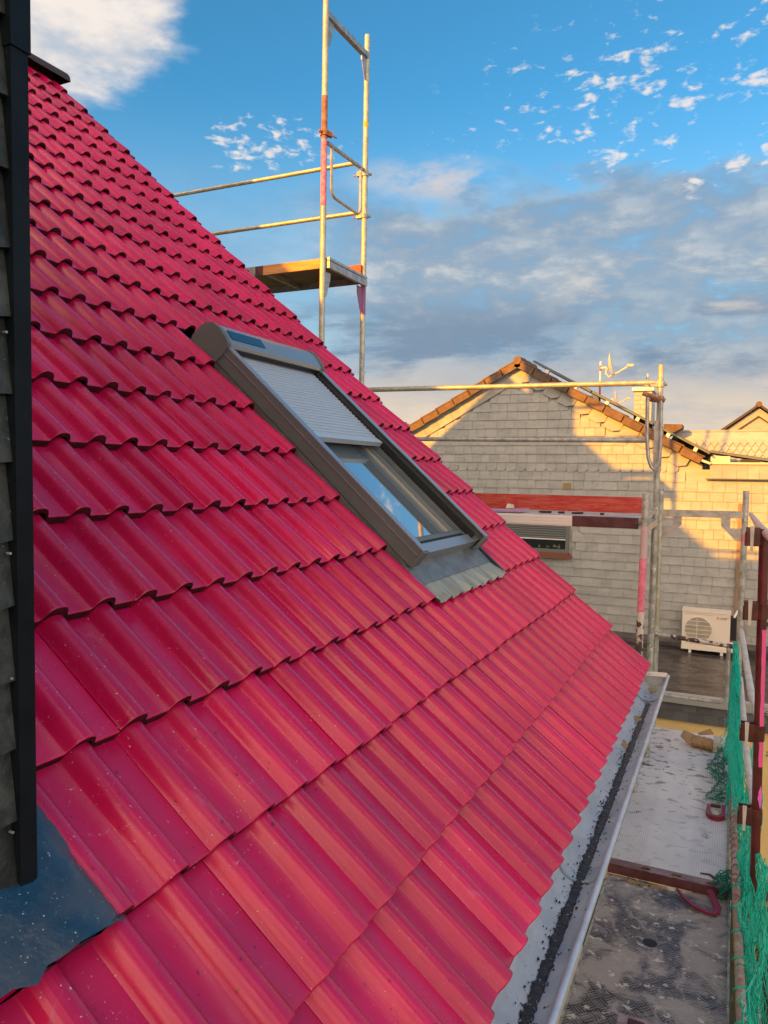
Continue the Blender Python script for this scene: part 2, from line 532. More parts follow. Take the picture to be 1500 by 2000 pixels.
def tread_mat():
    """five-bar tread plate, wet and stained"""
    mt = bpy.data.materials.new('stained_tread_plate')
    mt.use_nodes = True
    t = mt.node_tree
    q = NG(t)
    b = t.nodes['Principled BSDF']
    pos = q.n('ShaderNodeNewGeometry').outputs['Position']
    x, y, _ = q.sep(pos)
    S = 19.0
    a = q.m('MULTIPLY', q.m('ADD', x, y), S*.7071)
    c = q.m('MULTIPLY', q.m('SUBTRACT', x, y), S*.7071)
    par = q.m('FLOORED_MODULO', q.m('ADD', q.m('FLOOR', a), q.m('FLOOR', c)), 2.0)
    fa = q.m('FRACT', a)
    fc = q.m('FRACT', c)

    def bars(u, w):
        s_ = q.m('SINE', q.m('MULTIPLY', u, 2*pi*4.0))
        return q.m('MULTIPLY', q.ss(s_, .05, .7), q.m('MULTIPLY', q.ss(w, .04, .14), q.ss(w, .96, .86)))
    h1, h2 = bars(fa, fc), bars(fc, fa)
    h = q.m('ADD', q.m('MULTIPLY', h1, par), q.m('MULTIPLY', h2, q.m('SUBTRACT', 1.0, par)))
    n1 = q.ss(q.noise(pos, 4.2, 7, .70, .6), .42, .58)
    n2 = q.ss(q.noise(pos, 9., 8, .74, .8), .52, .66)
    n3 = q.ss(q.noise(pos, 24., 4, .6), .61, .66)
    cb = q.mix(n1, (.06, .056, .066), (.42, .375, .345))
    cb = q.mix(q.m('MULTIPLY', n2, .7), cb, (.58, .53, .48))
    cb = q.mix(q.m('MULTIPLY', h, q.m('SUBTRACT', .42, q.m('MULTIPLY', n2, .3))), cb, (.50, .48, .50))
    cb = q.mix(q.m('MULTIPLY', n3, .75), cb, (.82, .76, .68))
    t.links.new(cb, b.inputs['Base Color'])
    q.put(b.inputs['Roughness'], q.lin(n1, 0, 1, .35, .75))
    b.inputs['Metallic'].default_value = .15
    bp = q.n('ShaderNodeBump')
    bp.inputs['Strength'].default_value = .8
    bp.inputs['Distance'].default_value = .0025
    q.put(bp.inputs['Height'], q.m('ADD', h, q.m('MULTIPLY', n2, .5)))
    t.links.new(bp.outputs[0], b.inputs['Normal'])
    return mt


def ribdeck_mat():
    """ribbed pale aluminium deck with mortar and boot stains"""
    mt = bpy.data.materials.new('stained_ribbed_deck')
    mt.use_nodes = True
    t = mt.node_tree
    q = NG(t)
    b = t.nodes['Principled BSDF']
    pos = q.n('ShaderNodeNewGeometry').outputs['Position']
    x, y, _ = q.sep(pos)
    w = q.m('SINE', q.m('MULTIPLY', x, 2*pi/.0125))
    edge = q.ss(q.m('ABSOLUTE', q.m('SUBTRACT', x, .165)), .10, .14)
    rib = q.m('MULTIPLY', q.ss(w, -.75, -.2), 1.0)
    line = q.m('SUBTRACT', 1.0, rib)
    n1 = q.ss(q.noise(pos, 7., 6, .62, .4), .58, .68)
    st = q.noise(q.vec(q.m('MULTIPLY', x, 1.0), q.m('MULTIPLY', y, 1.6), 0), 11., 3, .5, .5)
    n2 = q.ss(st, .575, .63)
    gen = q.ss(q.noise(pos, 2.4, 5, .6), .35, .7)
    yfar = q.ss(y, -.4, .8, .25, 1.0)
    cb = q.mix(gen, (.74, .72, .70), (.86, .84, .81))
    cb = q.mix(q.m('MULTIPLY', q.m('MULTIPLY', line, edge), .24), cb, (.18, .17, .17))
    wr = q.m('MULTIPLY', q.ss(q.noise(pos, 16., 7, .75, 1.0), .56, .70), yfar)
    cb = q.mix(q.m('MULTIPLY', wr, .6), cb, (.24, .21, .18))
    cb = q.mix(q.m('MULTIPLY', q.m('MULTIPLY', n2, yfar), .75), cb, (.13, .11, .09))
    cb = q.mix(q.m('MULTIPLY', n1, q.m('MULTIPLY', q.ss(q.m('ABSOLUTE', q.m('SUBTRACT', x, .16)), .12, .24), .85)), cb, (.07, .06, .055))
    t.links.new(cb, b.inputs['Base Color'])
    b.inputs['Roughness'].default_value = .5
    b.inputs['Metallic'].default_value = .15
    bp = q.n('ShaderNodeBump')
    bp.inputs['Strength'].default_value = .6
    bp.inputs['Distance'].default_value = .002
    q.put(bp.inputs['Height'], q.m('MULTIPLY', rib, edge))
    t.links.new(bp.outputs[0], b.inputs['Normal'])
    return mt


TREAD = tread_mat()
RIBDECK = ribdeck_mat()

# ------------------------------------------------------------------ frame of the roof slope
AL = radians(41.907)
L = .32867
RW = .15
ES = Vector((-cos(AL), 0, sin(AL)))
EY = Vector((0, 1, 0))
EN = Vector((sin(AL), 0, cos(AL)))


def R(s, y, n=0.0):
    """point on the slope: s up from the eave, y along the eave, n off the line of the rib crests"""
    return ES*s+EY*y+EN*n


GZ = -3.5     # ground
# ------------------------------------------------------------------ ground
mb = MB()
mb.add([(-400, -400, GZ), (400, -400, GZ), (400, 400, GZ), (-400, 400, GZ)], [(0, 1, 2, 3)])
gr = mb.build('ground', GROUNDM, kind='structure')

# ------------------------------------------------------------------ the tiled house
house = thing('tiled_house', (-5.3, -5, GZ), 'wine red tiled house roof with skylight, slate dormer and zinc gutter', 'house')
RS = 7.14     # length of the slope to the ridge
rx, rz = R(RS, 0).x, R(RS, 0).z
mb = MB()
mb.prism([(-.38, -.14, GZ), (-.38, -.14, -.05), (rx, -.14, rz-.22), (2*rx+.38, -.14, -.05), (2*rx+.38, -.14, GZ)], (0, -11.8, 0))
mb.build('wall', CREAM, house)
# boarding and felt under the tiles
NB = -.085
mb = MB()
y0, y1 = -12.0, -.125
SKY0, SKY1, SKL, SKR = 1.10, 3.05, -2.075, -1.06
for (sa, sb, ya, yb) in ((.03, RS, y0, SKL), (.03, RS, SKR, y1), (.03, SKY0, SKL, SKR), (SKY1, RS, SKL, SKR)):
    mb.obox(R(sa, ya, NB-.06), ES*(sb-sa), EY*(yb-ya), EN*.06)
mb.build('roof_boarding', FELT, house)
mb = MB()
mb.obox(R(RS, y0, -.08), Vector((-cos(AL), 0, -sin(AL)))*(RS+.1), EY*(y1-y0), Vector((-sin(AL), 0, cos(AL)))*.06)
mb.build('rear_roof', TILE, house)
mb = MB()
mb.box((-.36, -12, -.24), (-.04, -.14, -.215))
mb.box((-.065, -12, -.215), (-.04, -.14, -.10))
mb.build('eave_board', BROWN, house)

# one concrete tile: two ribs, lip at the foot
HR = .0355
RP = [(-.0345, 0), (-.0320, .0030), (-.0285, .012), (-.0240, .0245), (-.0185, .0335), (-.011, .0395), (-.002, .041), (.006, .0402), (.0135, .0365),
      (.0200, .0285), (.0245, .0170), (.0270, .0060), (.0295, .001), (.033, 0)]
RP = [(a_*1.24, h_*HR/.041) for a_, h_ in RP]


def tile_profile(ts, xa, xb):
    out = [(xa, 0)] if xa < ts[0]-.044 else []
    for c in ts:
        out += [(c+a, h) for a, h in RP]
    out.append((xb, 0.0005))
    return out


def tile_mesh(name, ts, xa, xb):
    prof = tile_profile(ts, xa, xb)
    TL, tilt = .405, .094
    rows = [(0.0, -.0035, 0), (.0014, -.001, 0), (.0045, 0, 0), (.2, 0, 0), (TL, 0, 0)]
    n = len(prof)
    v, f, mi = [], [], []
    H = HR
    for yy, dn, _ in rows:
        for t_, h in prof:
            v.append((t_, yy, h-H+dn-tilt*yy))
    for i in range(len(rows)-1):
        for j in range(n-1):
            f.append((i*n+j, i*n+j+1, (i+1)*n+j+1, (i+1)*n+j))
            mi.append(0)
    o = len(v)
    k = len(ts)
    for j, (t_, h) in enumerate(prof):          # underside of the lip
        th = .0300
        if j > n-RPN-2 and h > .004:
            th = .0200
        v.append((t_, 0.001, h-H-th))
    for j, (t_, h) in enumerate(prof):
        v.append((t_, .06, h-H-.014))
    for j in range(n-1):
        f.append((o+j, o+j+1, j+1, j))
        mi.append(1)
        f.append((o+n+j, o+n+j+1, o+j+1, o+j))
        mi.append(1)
    # side closures
    for e in (0, n-1):
        o2 = len(v)
        for yy, dn, _ in rows:
            t_, h = prof[e]
            v.append((t_, yy, h-H-.027-tilt*yy))
        for i in range(len(rows)-1):
            q_ = (i*n+e, (i+1)*n+e, o2+i+1, o2+i)
            f.append(q_ if e == 0 else q_[::-1])
            mi.append(0)
    me = bpy.data.meshes.new(name)
    me.from_pydata(v, [], f)
    me.materials.append(TILE)
    me.materials.append(TILEF)
    me.polygons.foreach_set('material_index', mi)
    me.polygons.foreach_set('use_smooth', [True]*len(f))
    me.set_sharp_from_angle(angle=radians(48))
    me.update()
    return me


RPN = len(RP)
T2 = tile_mesh('roof_tile', [.075, .225], .0322, .3310)
T1 = tile_mesh('cut_roof_tile', [.075], .0322, .124)
T3 = tile_mesh('edge_roof_tile', [.075, .225], -.035, .3310)
TB = Matrix((EY, ES, EN)).transposed()     # local x along the eave, y up the slope, z off it
HL = WLOC[house.name]


def tile_at(me, s, yy, name='roof_tile', jit=1.0):
    o = bpy.data.objects.new(name, me)
    col.objects.link(o)
    o.parent = house
    rr = Matrix.Rotation(random.gauss(0, .0035)*jit, 3, 'Z') @ Matrix.Rotation(random.gauss(0, .004)*jit, 3, 'Y') @ Matrix.Rotation(random.gauss(0, .002)*jit, 3, 'X')
    o.matrix_local = Matrix.Translation(R(s+random.gauss(0, .0012)*jit, yy+random.gauss(0, .0008)*jit, random.gauss(0, .0010)*jit)-HL) @ (TB @ rr).to_4x4()
    return o


rest = MB()
NR = 22
count = 0
want = []
for i in range(NR):
    for k in range(0, 39):
        Y0 = -RW*(2+2*k)-.075
        if 3 <= i <= 8 and 3 <= k <= 5:
            continue                      # the window opening
        if 3 <= i <= 8 and k == 6:
            want.append((i, Y0, T1, k))
            continue
        if i >= 3 and k >= 14:
            if k > 14:
                continue                  # the dormer stands here
        if i == 2 and k >= 14:
            continue                      # covered by the lead apron
        want.append((i, Y0, T3 if (3 <= i <= 8 and k == 2) else T2, k))
# the ones that show go in one by one (largest first), the rest as one mass
want.sort(key=lambda w: (R(w[0]*L, w[1])-CAM).length)


def in_view(w):
    p = R(w[0]*L, w[1]+.15)-CAM
    z = p.dot(fw)
    if z < .3:
        return False
    x, y = p.dot(rt2)/z*1453, p.dot(up2)/z*1453
    return -700-90/z < x < 760+200/z and -1000-260/z < y < 1000


vis = [w for w in want if in_view(w)]
shown = set((w[0], w[3]) for w in vis[:300])
for w in want:
    i, Y0, me, k = w
    if (i, k) in shown:
        tile_at(me, i*L, Y0)
    else:
        base = R(i*L, Y0)
        vv = [base+TB @ v_.co for v_ in me.vertices]
        for p in me.polygons:
            rest.add([vv[a] for a in p.vertices], [tuple(range(len(p.vertices)))], p.material_index)
rest.build('roof_tiles', [TILE, TILEF], house, kind='stuff', smooth=48)

# ridge tiles, dark
for k in range(26):
    mb = MB()
    ya = -.06-.40*k
    pr = []
    for a in range(0, 9):
        w = pi*a/8
        pr.append((rx+.135*cos(w), .115*sin(w)))
    e = .014
    P = []
    for (yy, gr_) in ((ya, 1.0), (ya-.42, .93)):
        P += [(rx+(x-rx)*gr_, yy, rz-.065+z*gr_+.02) for x, z in pr]
    mb.add(P, [(j, j+1, 10+j, 9+j) for j in range(8)]+[tuple(range(9))[::-1], tuple(range(9, 18))])
    mb.build('ridge_tile', RDARK, house, smooth=40)

mb = MB()
mb.box((rx-.26, -2.28, rz-.5), (rx+.26, -1.76, 5.72))
oc = mb.build('chimney', SLATED, house)
mb = MB()
mb.box((rx-.30, -2.32, 5.72), (rx+.30, -1.72, 5.78))
mb.build('chimney_cap', CREAM, oc)

# ------------------------------------------------------------------ gutter (part of the house)
GC, GR = Vector((.030, 0, -.052)), .068
gy0, gy1 = -8.0, -.22
mb = MB()
prof = []
for a in range(0, 15):
    w = pi+pi*a/14
    prof.append((GC.x+GR*cos(w), GC.z+GR*sin(w)*.92))
prof = [(-.052, -.062), (-.042, -.056)]+prof[1:]
bead = [(GC.x+GR+.009+.010*cos(pi-2*pi*a/9), GC.z+.004+.010*sin(pi-2*pi*a/9)) for a in range(0, 9)]
prof += bead
n = len(prof)
ys = [gy1, -1.0, -2.0, -3.0, -4.0, -5.0, -6.0, gy0]
for yy in ys:
    for x, z in prof:
        pass
P = [(x, yy, z) for yy in ys for x, z in prof]
F = [(i*n+j, i*n+j+1, (i+1)*n+j+1, (i+1)*n+j) for i in range(len(ys)-1) for j in range(n-1)]
MI = [1 if j < 7 else 0 for i in range(len(ys)-1) for j in range(n-1)]
o = 0
mb.v = P
mb.f = F
mb.mi = MI
gut = mb.build('gutter', [ZINC, ZINCL], house, smooth=50)
mb = MB()   # end cap
cap = [(GC.x+GR*cos(pi+pi*a/14), gy1, GC.z+GR*sin(pi+pi*a/14)*.92) for a in range(15)]
cap = [(-.042, gy1, -.05)]+cap+[(GC.x+GR+.012, gy1, GC.z+.012)]
mb.prism(cap, (0, .004, 0))
mb.build('end_cap', ZINCL, gut)
mb = MB()   # outside apron: sheet lying on the end
mb.obox((-.05, gy1-.07, -.044), (.150, 0, .006), (0, .085, 0), (0, 0, .006))
mb.build('end_sheet', ACW, gut)
for yj in (-.62, -2.75):      # soldered laps
    mb = MB()
    q_ = [(GC.x+(GR-.004)*cos(pi+pi*a/14), GC.z+(GR-.004)*sin(pi+pi*a/14)*.92) for a in range(1, 14)]
    for w_, dr in ((.012, 0), ):
        P = [(x, yj, z+.002) for x, z in q_]+[(x, yj-.012, z+.002) for x, z in q_]
        mb.add(P, [(j, j+1, 14+j, 13+j) for j in range(12)])
    mb.build('lap_seam', SILT if yj > -1 else ZINC, gut, smooth=60)
# wet silt along the bottom, uneven edges
mb = MB()
K = 520
row = []
for i in range(K+1):
    yy = -.66+(gy0+.66)*i/K*.72
    w = .62+.07*sin(i*.17)+.05*sin(i*.53+1)+random.uniform(-.16, .16)
    near_ = min(1, i/70.)
    lo, hi = -.05-.32*w*(.5+.5*near_)-random.uniform(0, .05), .22*w+.04
    line = []
    for c in range(5):
        a = lo+(hi-lo)*c/4
        w2 = 1.5*pi+a*1.0
        rr = GR-.0045-(.004 if 0 < c < 4 else -.002)
        line.append((GC.x+.004+rr*cos(w2), yy, GC.z+rr*.92*sin(w2)))
    row.append(line)
mb.add([p for r_ in row for p in r_], [(i*5+c, i*5+c+1, (i+1)*5+c+1, (i+1)*5+c) for i in range(K) for c in range(4)])
for q_ in range(900):
    yy = random.uniform(-4.2, -.40)
    a = 1.5*pi+random.gauss(-.12, .30)
    rr = GR-.0035
    p = Vector((GC.x+.004+rr*cos(a), yy, GC.z+rr*.92*sin(a)))
    s_ = random.uniform(.0012, .0042)
    t_ = Vector((-sin(a), 0, cos(a)*.92))
    n_ = Vector((-cos(a), 0, -sin(a)))
    k_ = random.uniform(.8, 2.6)
    mb.add([p-t_*s_, p+EY*s_*k_, p+t_*s_, p-EY*s_*k_, p+n_*s_*.8], [(0, 1, 4), (1, 2, 4), (2, 3, 4), (3, 0, 4)])
mb.build('wet_silt', SILT, gut, smooth=60, kind='stuff')
for (yy, xx, rr) in ((-.36, .028, .030), (-.98, .012, .020), (-1.42, .004, .021)):
    mb = MB()
    for q_ in range(26):
        a, d_ = random.uniform(0, 2*pi), rr*sqrt(random.random())
        x_, y_ = xx+d_*cos(a), yy+d_*sin(a)*1.9
        dxg = (x_-GC.x)/GR
        z_ = GC.z-GR*.92*sqrt(max(0, 1-dxg*dxg))+.004
        s_ = random.uniform(.003, .007)
        mb.add([(x_-s_, y_-s_, z_), (x_+s_, y_-s_, z_), (x_+s_, y_+s_, z_), (x_-s_, y_+s_, z_), (x_, y_, z_+s_*1.3)],
               [(0, 1, 4), (1, 2, 4), (2, 3, 4), (3, 0, 4)])
    mb.build('lichen_clump', MOSS, gut)
for k in range(10):
    mb = MB()
    yb = -.5-.72*k
    mb.tube([(-.1, yb, -.07), (-.05, yb, -.075), (-.036, yb, -.10), (.0, yb, -.125), (.045, yb, -.124), (.088, yb, -.094), (.104, yb, -.050)], .006, 6)
    mb.build('gutter_hook', GALV, gut)

# ------------------------------------------------------------------ skylight (part of the house)
YL, YR = -2.045, -1.085
S0, S1 = 1.195, 2.645
win = None
for (ya, yb) in ((YL, YL+.060), (YR-.060, YR)):
    mb = MB()
    mb.obox(R(S0, ya, -.05), ES*(S1-S0), EY*(yb-ya), EN*.095)
    if win is None:
        win = mb.build('skylight', BROWN, house)
    else:
        mb.build('side_frame', BROWN, win)
# side covers with a raised top strip
for (ya, yb, yi) in ((YL-.006, YL+.004, YL+.062), (YR-.004, YR+.006, YR-.062)):
    mb = MB()
    mb.obox(R(S0-.015, ya, -.012), ES*(S1-S0+.02), EY*(yb-ya), EN*.094)
    mb.build('side_cover', BROWN, win)
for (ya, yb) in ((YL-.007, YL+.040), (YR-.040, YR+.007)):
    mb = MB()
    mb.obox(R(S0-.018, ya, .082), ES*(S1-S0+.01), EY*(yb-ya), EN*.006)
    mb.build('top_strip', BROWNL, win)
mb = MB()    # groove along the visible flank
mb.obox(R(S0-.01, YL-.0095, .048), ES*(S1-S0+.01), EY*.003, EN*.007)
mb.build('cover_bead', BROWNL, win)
for yq in (YL-.012, YR-.054):
    mb = MB()
    mb.obox(R(S0-.03, yq, -.006), ES*.016, EY*.066, EN*.090)
    mb.build('cover_end', BROWN, win)
# channels beside the frame, standing seam
for (ya, yb) in ((-2.086, YL-.008), (YR+.008, -.955)):
    mb = MB()
    mb.obox(R(1.06, ya, -.060), ES*2.0, EY*(yb-ya), EN*.004)
    if ya < -2:
        mb.obox(R(1.20, YL-.012, -.05), ES*1.55, EY*.003, EN*.032)
    mb.build('side_flashing', APRON, win)
# inner guides and seals
for (ya, yb, na, nb_, mt_) in ((YL+.060, YL+.074, -.03, .060, BROWN), (YR-.074, YR-.060, -.03, .060, BLACK), (YR-.092, YR-.076, -.035, .022, BROWN),
                               (YR-.118, YR-.096, -.045, -.004, BROWNL), (YR-.150, YR-.122, -.045, -.022, ACG), (YL+.076, YL+.13, -.045, -.020, BROWN)):
    mb = MB()
    mb.obox(R(S0+.03, ya, na), ES*(S1-S0-.04), EY*(yb-ya), EN*(nb_-na))
    mb.build('guide_rail', mt_, win)
# sill of the frame: stepped bars across
for (sa, sb, na, nb_, mt_) in ((S0+.004, S0+.062, -.04, .030, BROWNL), (S0+.066, S0+.080, -.04, .016, BLACK), (S0+.084, S0+.104, -.04, .022, BROWN), (S0+.108, S0+.128, -.04, .000, BROWN)):
    mb = MB()
    mb.obox(R(sa, YL+.062, na), ES*(sb-sa), EY*(YR-YL-.124), EN*(nb_-na))
    mb.build('sill_bar', mt_, win)
mb = MB()
mb.obox(R(S0+.10, YL+.06, -.036), ES*1.40, EY*(YR-YL-.12), EN*.010)
mb.build('pane', GLASS, win)
mb = MB()
mb.obox(R(1.08, -2.075, -.16), ES*1.96, EY*1.02, EN*.02)
mb.build('dark_reveal', BLACK, win)
# roller shutter: slats one by one
SH0 = 2.005
ns_ = 24
for k in range(ns_):
    sa = SH0+.026+k*.0262
    mb = MB()
    P = []
    for (ds, dn) in ((0, .042), (.003, .0495), (.009, .0525), (.017, .0525), (.0228, .0495), (.0252, .042)):
        P += [R(sa+ds, YL+.072, dn), R(sa+ds, YR-.078, dn)]
    mb.add(P, [(2*j, 2*j+1, 2*j+3, 2*j+2) for j in range(5)]+[(10, 11, 1, 0)])
    mb.build('shutter_slat', ALUG, win, smooth=35)
for k in range(ns_):          # teeth of the slat ends in the far guide
    pass
mb = MB()
mb.obox(R(SH0-.004, YL+.070, .026), ES*.028, EY*(YR-YL-.146), EN*.030)
mb.build('end_bar', ALUG, win)
# hood over the roll: rounded section swept across
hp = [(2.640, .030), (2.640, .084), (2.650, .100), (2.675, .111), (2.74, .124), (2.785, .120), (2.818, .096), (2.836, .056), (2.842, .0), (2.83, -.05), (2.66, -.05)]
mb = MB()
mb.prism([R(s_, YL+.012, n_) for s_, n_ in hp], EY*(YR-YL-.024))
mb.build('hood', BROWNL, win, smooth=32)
for (ya, w_) in ((YL-.014, .030), (YR-.018, .030)):
    mb = MB()
    mb.prism([R(2.73+(s_-2.73)*1.06, ya, .04+(n_-.04)*1.07) for s_, n_ in hp], EY*w_)
    mb.build('hood_end', BROWN, win, smooth=32)
mb = MB()
mb.obox(R(2.7425, YL+.045, .1282), ES*.0, EY*.0, EN*.0) if False else None
a_, b_ = R(2.680, YL+.05, .1135), R(2.738, YL+.05, .1250)
mb.obox(a_, b_-a_, EY*.30, EN*.0035)
mb.build('solar_strip', SOLAR, win)
mb = MB()
mb.obox(R(2.629, YL+.05, .062), ES*.008, EY*(YR-YL-.10), EN*.022)
mb.build('slot', BLACK, win)
# apron below the window: flat sheet and pleated skirt
mb = MB()
mb.obox(R(1.075, -2.07, -.030), ES*.135, EY*1.075, EN*.006)
mb.build('apron_sheet', APRON, win)
mb = MB()
nu, nv = 90, 4
P = []
for v_ in range(nv+1):
    s_ = 1.085-.125*v_/nv
    for u_ in range(nu+1):
        yy = -2.10+1.10*u_/nu
        ph = ((-yy/RW) % 1.0)
        hgt = .030*max(0, cos(2*pi*ph))**1.0
        n_ = -.030+(hgt*.95+.004)*v_/nv+random.uniform(-.0004, .0004)
        P.append(R(s_+random.uniform(-.004, .004)*(v_ == nv), yy, n_))
mb.add(P, [(v_*(nu+1)+u_, (v_+1)*(nu+1)+u_, (v_+1)*(nu+1)+u_+1, v_*(nu+1)+u_+1) for v_ in range(nv) for u_ in range(nu)])
mb.build('pleated_skirt', APRONP, win, smooth=60)
mb = MB()
mb.obox(R(.99, -1.025, -.034), ES*.24, EY*.035, EN*.020)
mb.build('foam_wedge', BLACK, win)

# ------------------------------------------------------------------ dormer (part of the house)
DX, DY = -.607, -4.309
DZ = 3.47
zr = lambda x: -x*math.tan(AL)
mb = MB()
mb.prism([(DX-.012, DY-.01, zr(DX-.012)-.30), (DX-.012, DY-.01, DZ), (-4.4, DY-.01, DZ+.05), (-4.4, DY-.01, zr(-4.4)-.3)], (0, -3.4, 0))
dor = mb.build('dormer', SLATED, house)
mb = MB()
mb.box((DX+.10, DY+.10, DZ+.02), (-4.3, DY-3.6, DZ+.09))
mb.build('dormer_roof', RDARK, dor)
mb = MB()
zb0 = zr(DX)-.058
mb.box((DX-.02, DY-.031, zb0), (DX+.026, DY, 1.866))
mb.box((DX-.02, DY-.033, 1.850), (DX+.029, DY+.003, DZ))
mb.build('corner_trim', TRIM, dor)
# slates, one by one, lapped
rows_z = [.30+.1135*i for i in range(24)]
for i, z0 in enumerate(rows_z):
    yy = DY-.022
    first = True
    while yy > DY-.75:
        w_ = random.choice((.12, .15, .17, .20)) if not first else random.choice((.055, .085, .11))
        first = False
        zz = z0+random.uniform(-.006, .006)
        if zz > .40 and zz < 2.7:
            mb = MB()
            ht = .165
            c_ = .006+random.uniform(0, .010)
            lean = Vector((-.022, 0, ht))
            P = [(DX+.012, yy, zz+random.uniform(-.002, .004)), (DX+.012, yy-w_+c_, zz-.004), (DX+.012, yy-w_+.002, zz+c_*.8)]
            top = [(DX-.010, yy-w_+.002, zz+ht), (DX-.010, yy, zz+ht)]
            mb.prism(P+top, (.006+random.uniform(0, .002), 0, .001))
            mb.build('slate', SLATED, dor)
        yy -= w_
# nail heads
for (dy_, z_) in ((.052, 1.415), (.05, 1.07), (.052, .62), (.05, .87)):
    mb = MB()
    mb.tube([(DX+.012, DY-dy_+.012, z_), (DX+.0205, DY-dy_+.012, z_)], .0022, 8)
    mb.build('nail', GALV, dor)
# lead apron
mb = MB()
nu, nv = 46, 10
P = []
for v_ in range(nv+1):
    for u_ in range(nu+1):
        yy = -4.205-1.3*u_/nu
        s_ = .655-.012*(u_ % 7 == 0)+random.uniform(-.004, .004)+(.30)*v_/nv
        t_ = v_/nv
        n_ = .012-.022*t_+.007*sin(yy*23)*(1-t_)+.004*sin(yy*61+v_)+random.uniform(-.0015, .0015)
        if u_ == 0:
            n_ -= .022
        if u_ == 1:
            n_ -= .006
        P.append(R(s_, yy, n_))
lp = MB()
lp.add(P, [(v_*(nu+1)+u_, v_*(nu+1)+u_+1, (v_+1)*(nu+1)+u_+1, (v_+1)*(nu+1)+u_) for v_ in range(nv) for u_ in range(nu)][:])
lp.f = [f_[::-1] for f_ in lp.f]
lp.build('lead_apron', LEAD, dor, smooth=60)
mb = MB()
P = []
for u_ in range(nu+1):
    yy = -4.215-1.29*u_/nu
    P += [R(.654+random.uniform(-.005, .003), yy, .008), R(.660+random.uniform(-.004, .004), yy, -.047)]
mb.add(P, [(2*u_, 2*u_+2, 2*u_+3, 2*u_+1) for u_ in range(nu)])
mb.build('apron_edge_shadow', BLACK, dor)  # black strip standing in for the shadow under the lead apron's lower edge
mb = MB()
nu = 24
P = []
for v_ in range(5):
    for u_ in range(nu+1):
        t_ = u_/nu
        P.append(R(.655+.34*t_, -4.204-.012*v_*2, -.032+.006*v_ + .002*sin(t_*20)))
mb.add(P, [(v_*(nu+1)+u_, (v_+1)*(nu+1)+u_, (v_+1)*(nu+1)+u_+1, v_*(nu+1)+u_+1) for v_ in range(4) for u_ in range(nu)])
mb.build('lead_soaker', LEAD, dor, smooth=60)

# ------------------------------------------------------------------ neighbour's slate-hung house
NY = 6.2
nb_ = thing('slate_house', (-1.5, NY+3, GZ), 'grey slate hung gable house with brown clay tile roof opposite', 'house')
AX, AZ = -2.63, 2.90       # gable apex
EXR, EZR = .02, 1.43
sl_ = (AZ-EZR)/(EXR-AX)
EXL = AX-(EXR-AX)*1.08
EZL = AZ-sl_*(AX-EXL)
zroof = lambda x: AZ-sl_*abs(x-AX)
mb = MB()
mb.prism([(EXL, NY+.03, GZ), (EXL, NY+.03, EZL-.06), (AX, NY+.03, AZ-.035), (EXR, NY+.03, EZR-.06), (EXR, NY+.03, 1.30), (3.2, NY+.03, 1.30), (3.2, NY+.03, GZ)], (0, 7.5, 0))
nwall = mb.build('wall', SLATE, nb_)
# slates of the gable wall: rows lapped, 300 singly, rest as one mass
sll = []
RH = .1315
WX0, WX1, WZ0, WZ1 = -3.05, -1.80, .015, .43
r_i = 0
z0 = -1.25
while z0 < AZ:
    x = -4.6+random.uniform(0, .2)
    scal = abs(z0-(-1.25+RH*19)) < .02
    while x < 1.6:
        w_ = random.choice((.13, .145, .16, .175, .20)) if not scal else .157
        xa, xb = x, min(x+w_, 1.6)
        zc = z0+RH*.5
        ok = True
        zlim = min(zroof(xa), zroof(xb))-.16 if xb < EXR-.1 else 1.15
        if z0+RH > zlim:
            ok = False
        if xb > WX0-.02 and xa < WX1+.02 and zc > WZ0-.10 and zc < WZ1+.06:
            ok = False
        if ok:
            sll.append((xa, xb, z0, scal))
        x += w_
    z0 += RH
    r_i += 1


def slate_poly(xa, xb, z0, scal):
    g_ = .0019
    jz = random.uniform(-.002, .002)
    y0_ = NY-.002-random.uniform(0, .003)
    a, b = xa+g_, xb-g_
    zb, zt = z0+jz, z0+RH*1.12
    if scal:
        c = .045
        P = [(a, y0_, zb), (b-c, y0_, zb), (b-.012, y0_, zb+.02), (b, y0_, zb+c)]
    else:
        P = [(a, y0_, zb), (b, y0_, zb+random.uniform(-.001, .003))]
    P += [(b, y0_+.013, zt), (a, y0_+.013, zt)]
    return P


def slate_show(s_):
    xa, xb, z0, _ = s_
    p = Vector(((xa+xb)/2, NY, z0+.06))-CAM
    z = p.dot(fw)
    return p.dot(rt2)/z*1453+750, 1000-p.dot(up2)/z*1453


def slate_rank(s_):
    x, y = slate_show(s_)
    vis_ = x < 1500 and y > 700 and (x > 1050 or y < 950+(x-905)*.0) and y > 690
    hid = y > 1303-(1266-x)*1.0+20
    return (0 if (vis_ and not hid and y < 1265) else 1, -x*.6-y)


sll.sort(key=slate_rank)
mass = MB()
for idx, s_ in enumerate(sll):
    if idx < 298:
        mb = MB()
        mb.prism(slate_poly(*s_), (0, .0045, .0005))
        mb.build('slate', SLATE, nwall)
    else:
        mass.prism(slate_poly(*s_), (0, .0045, .0005))
mass.build('slates', SLATE, nwall, kind='stuff')
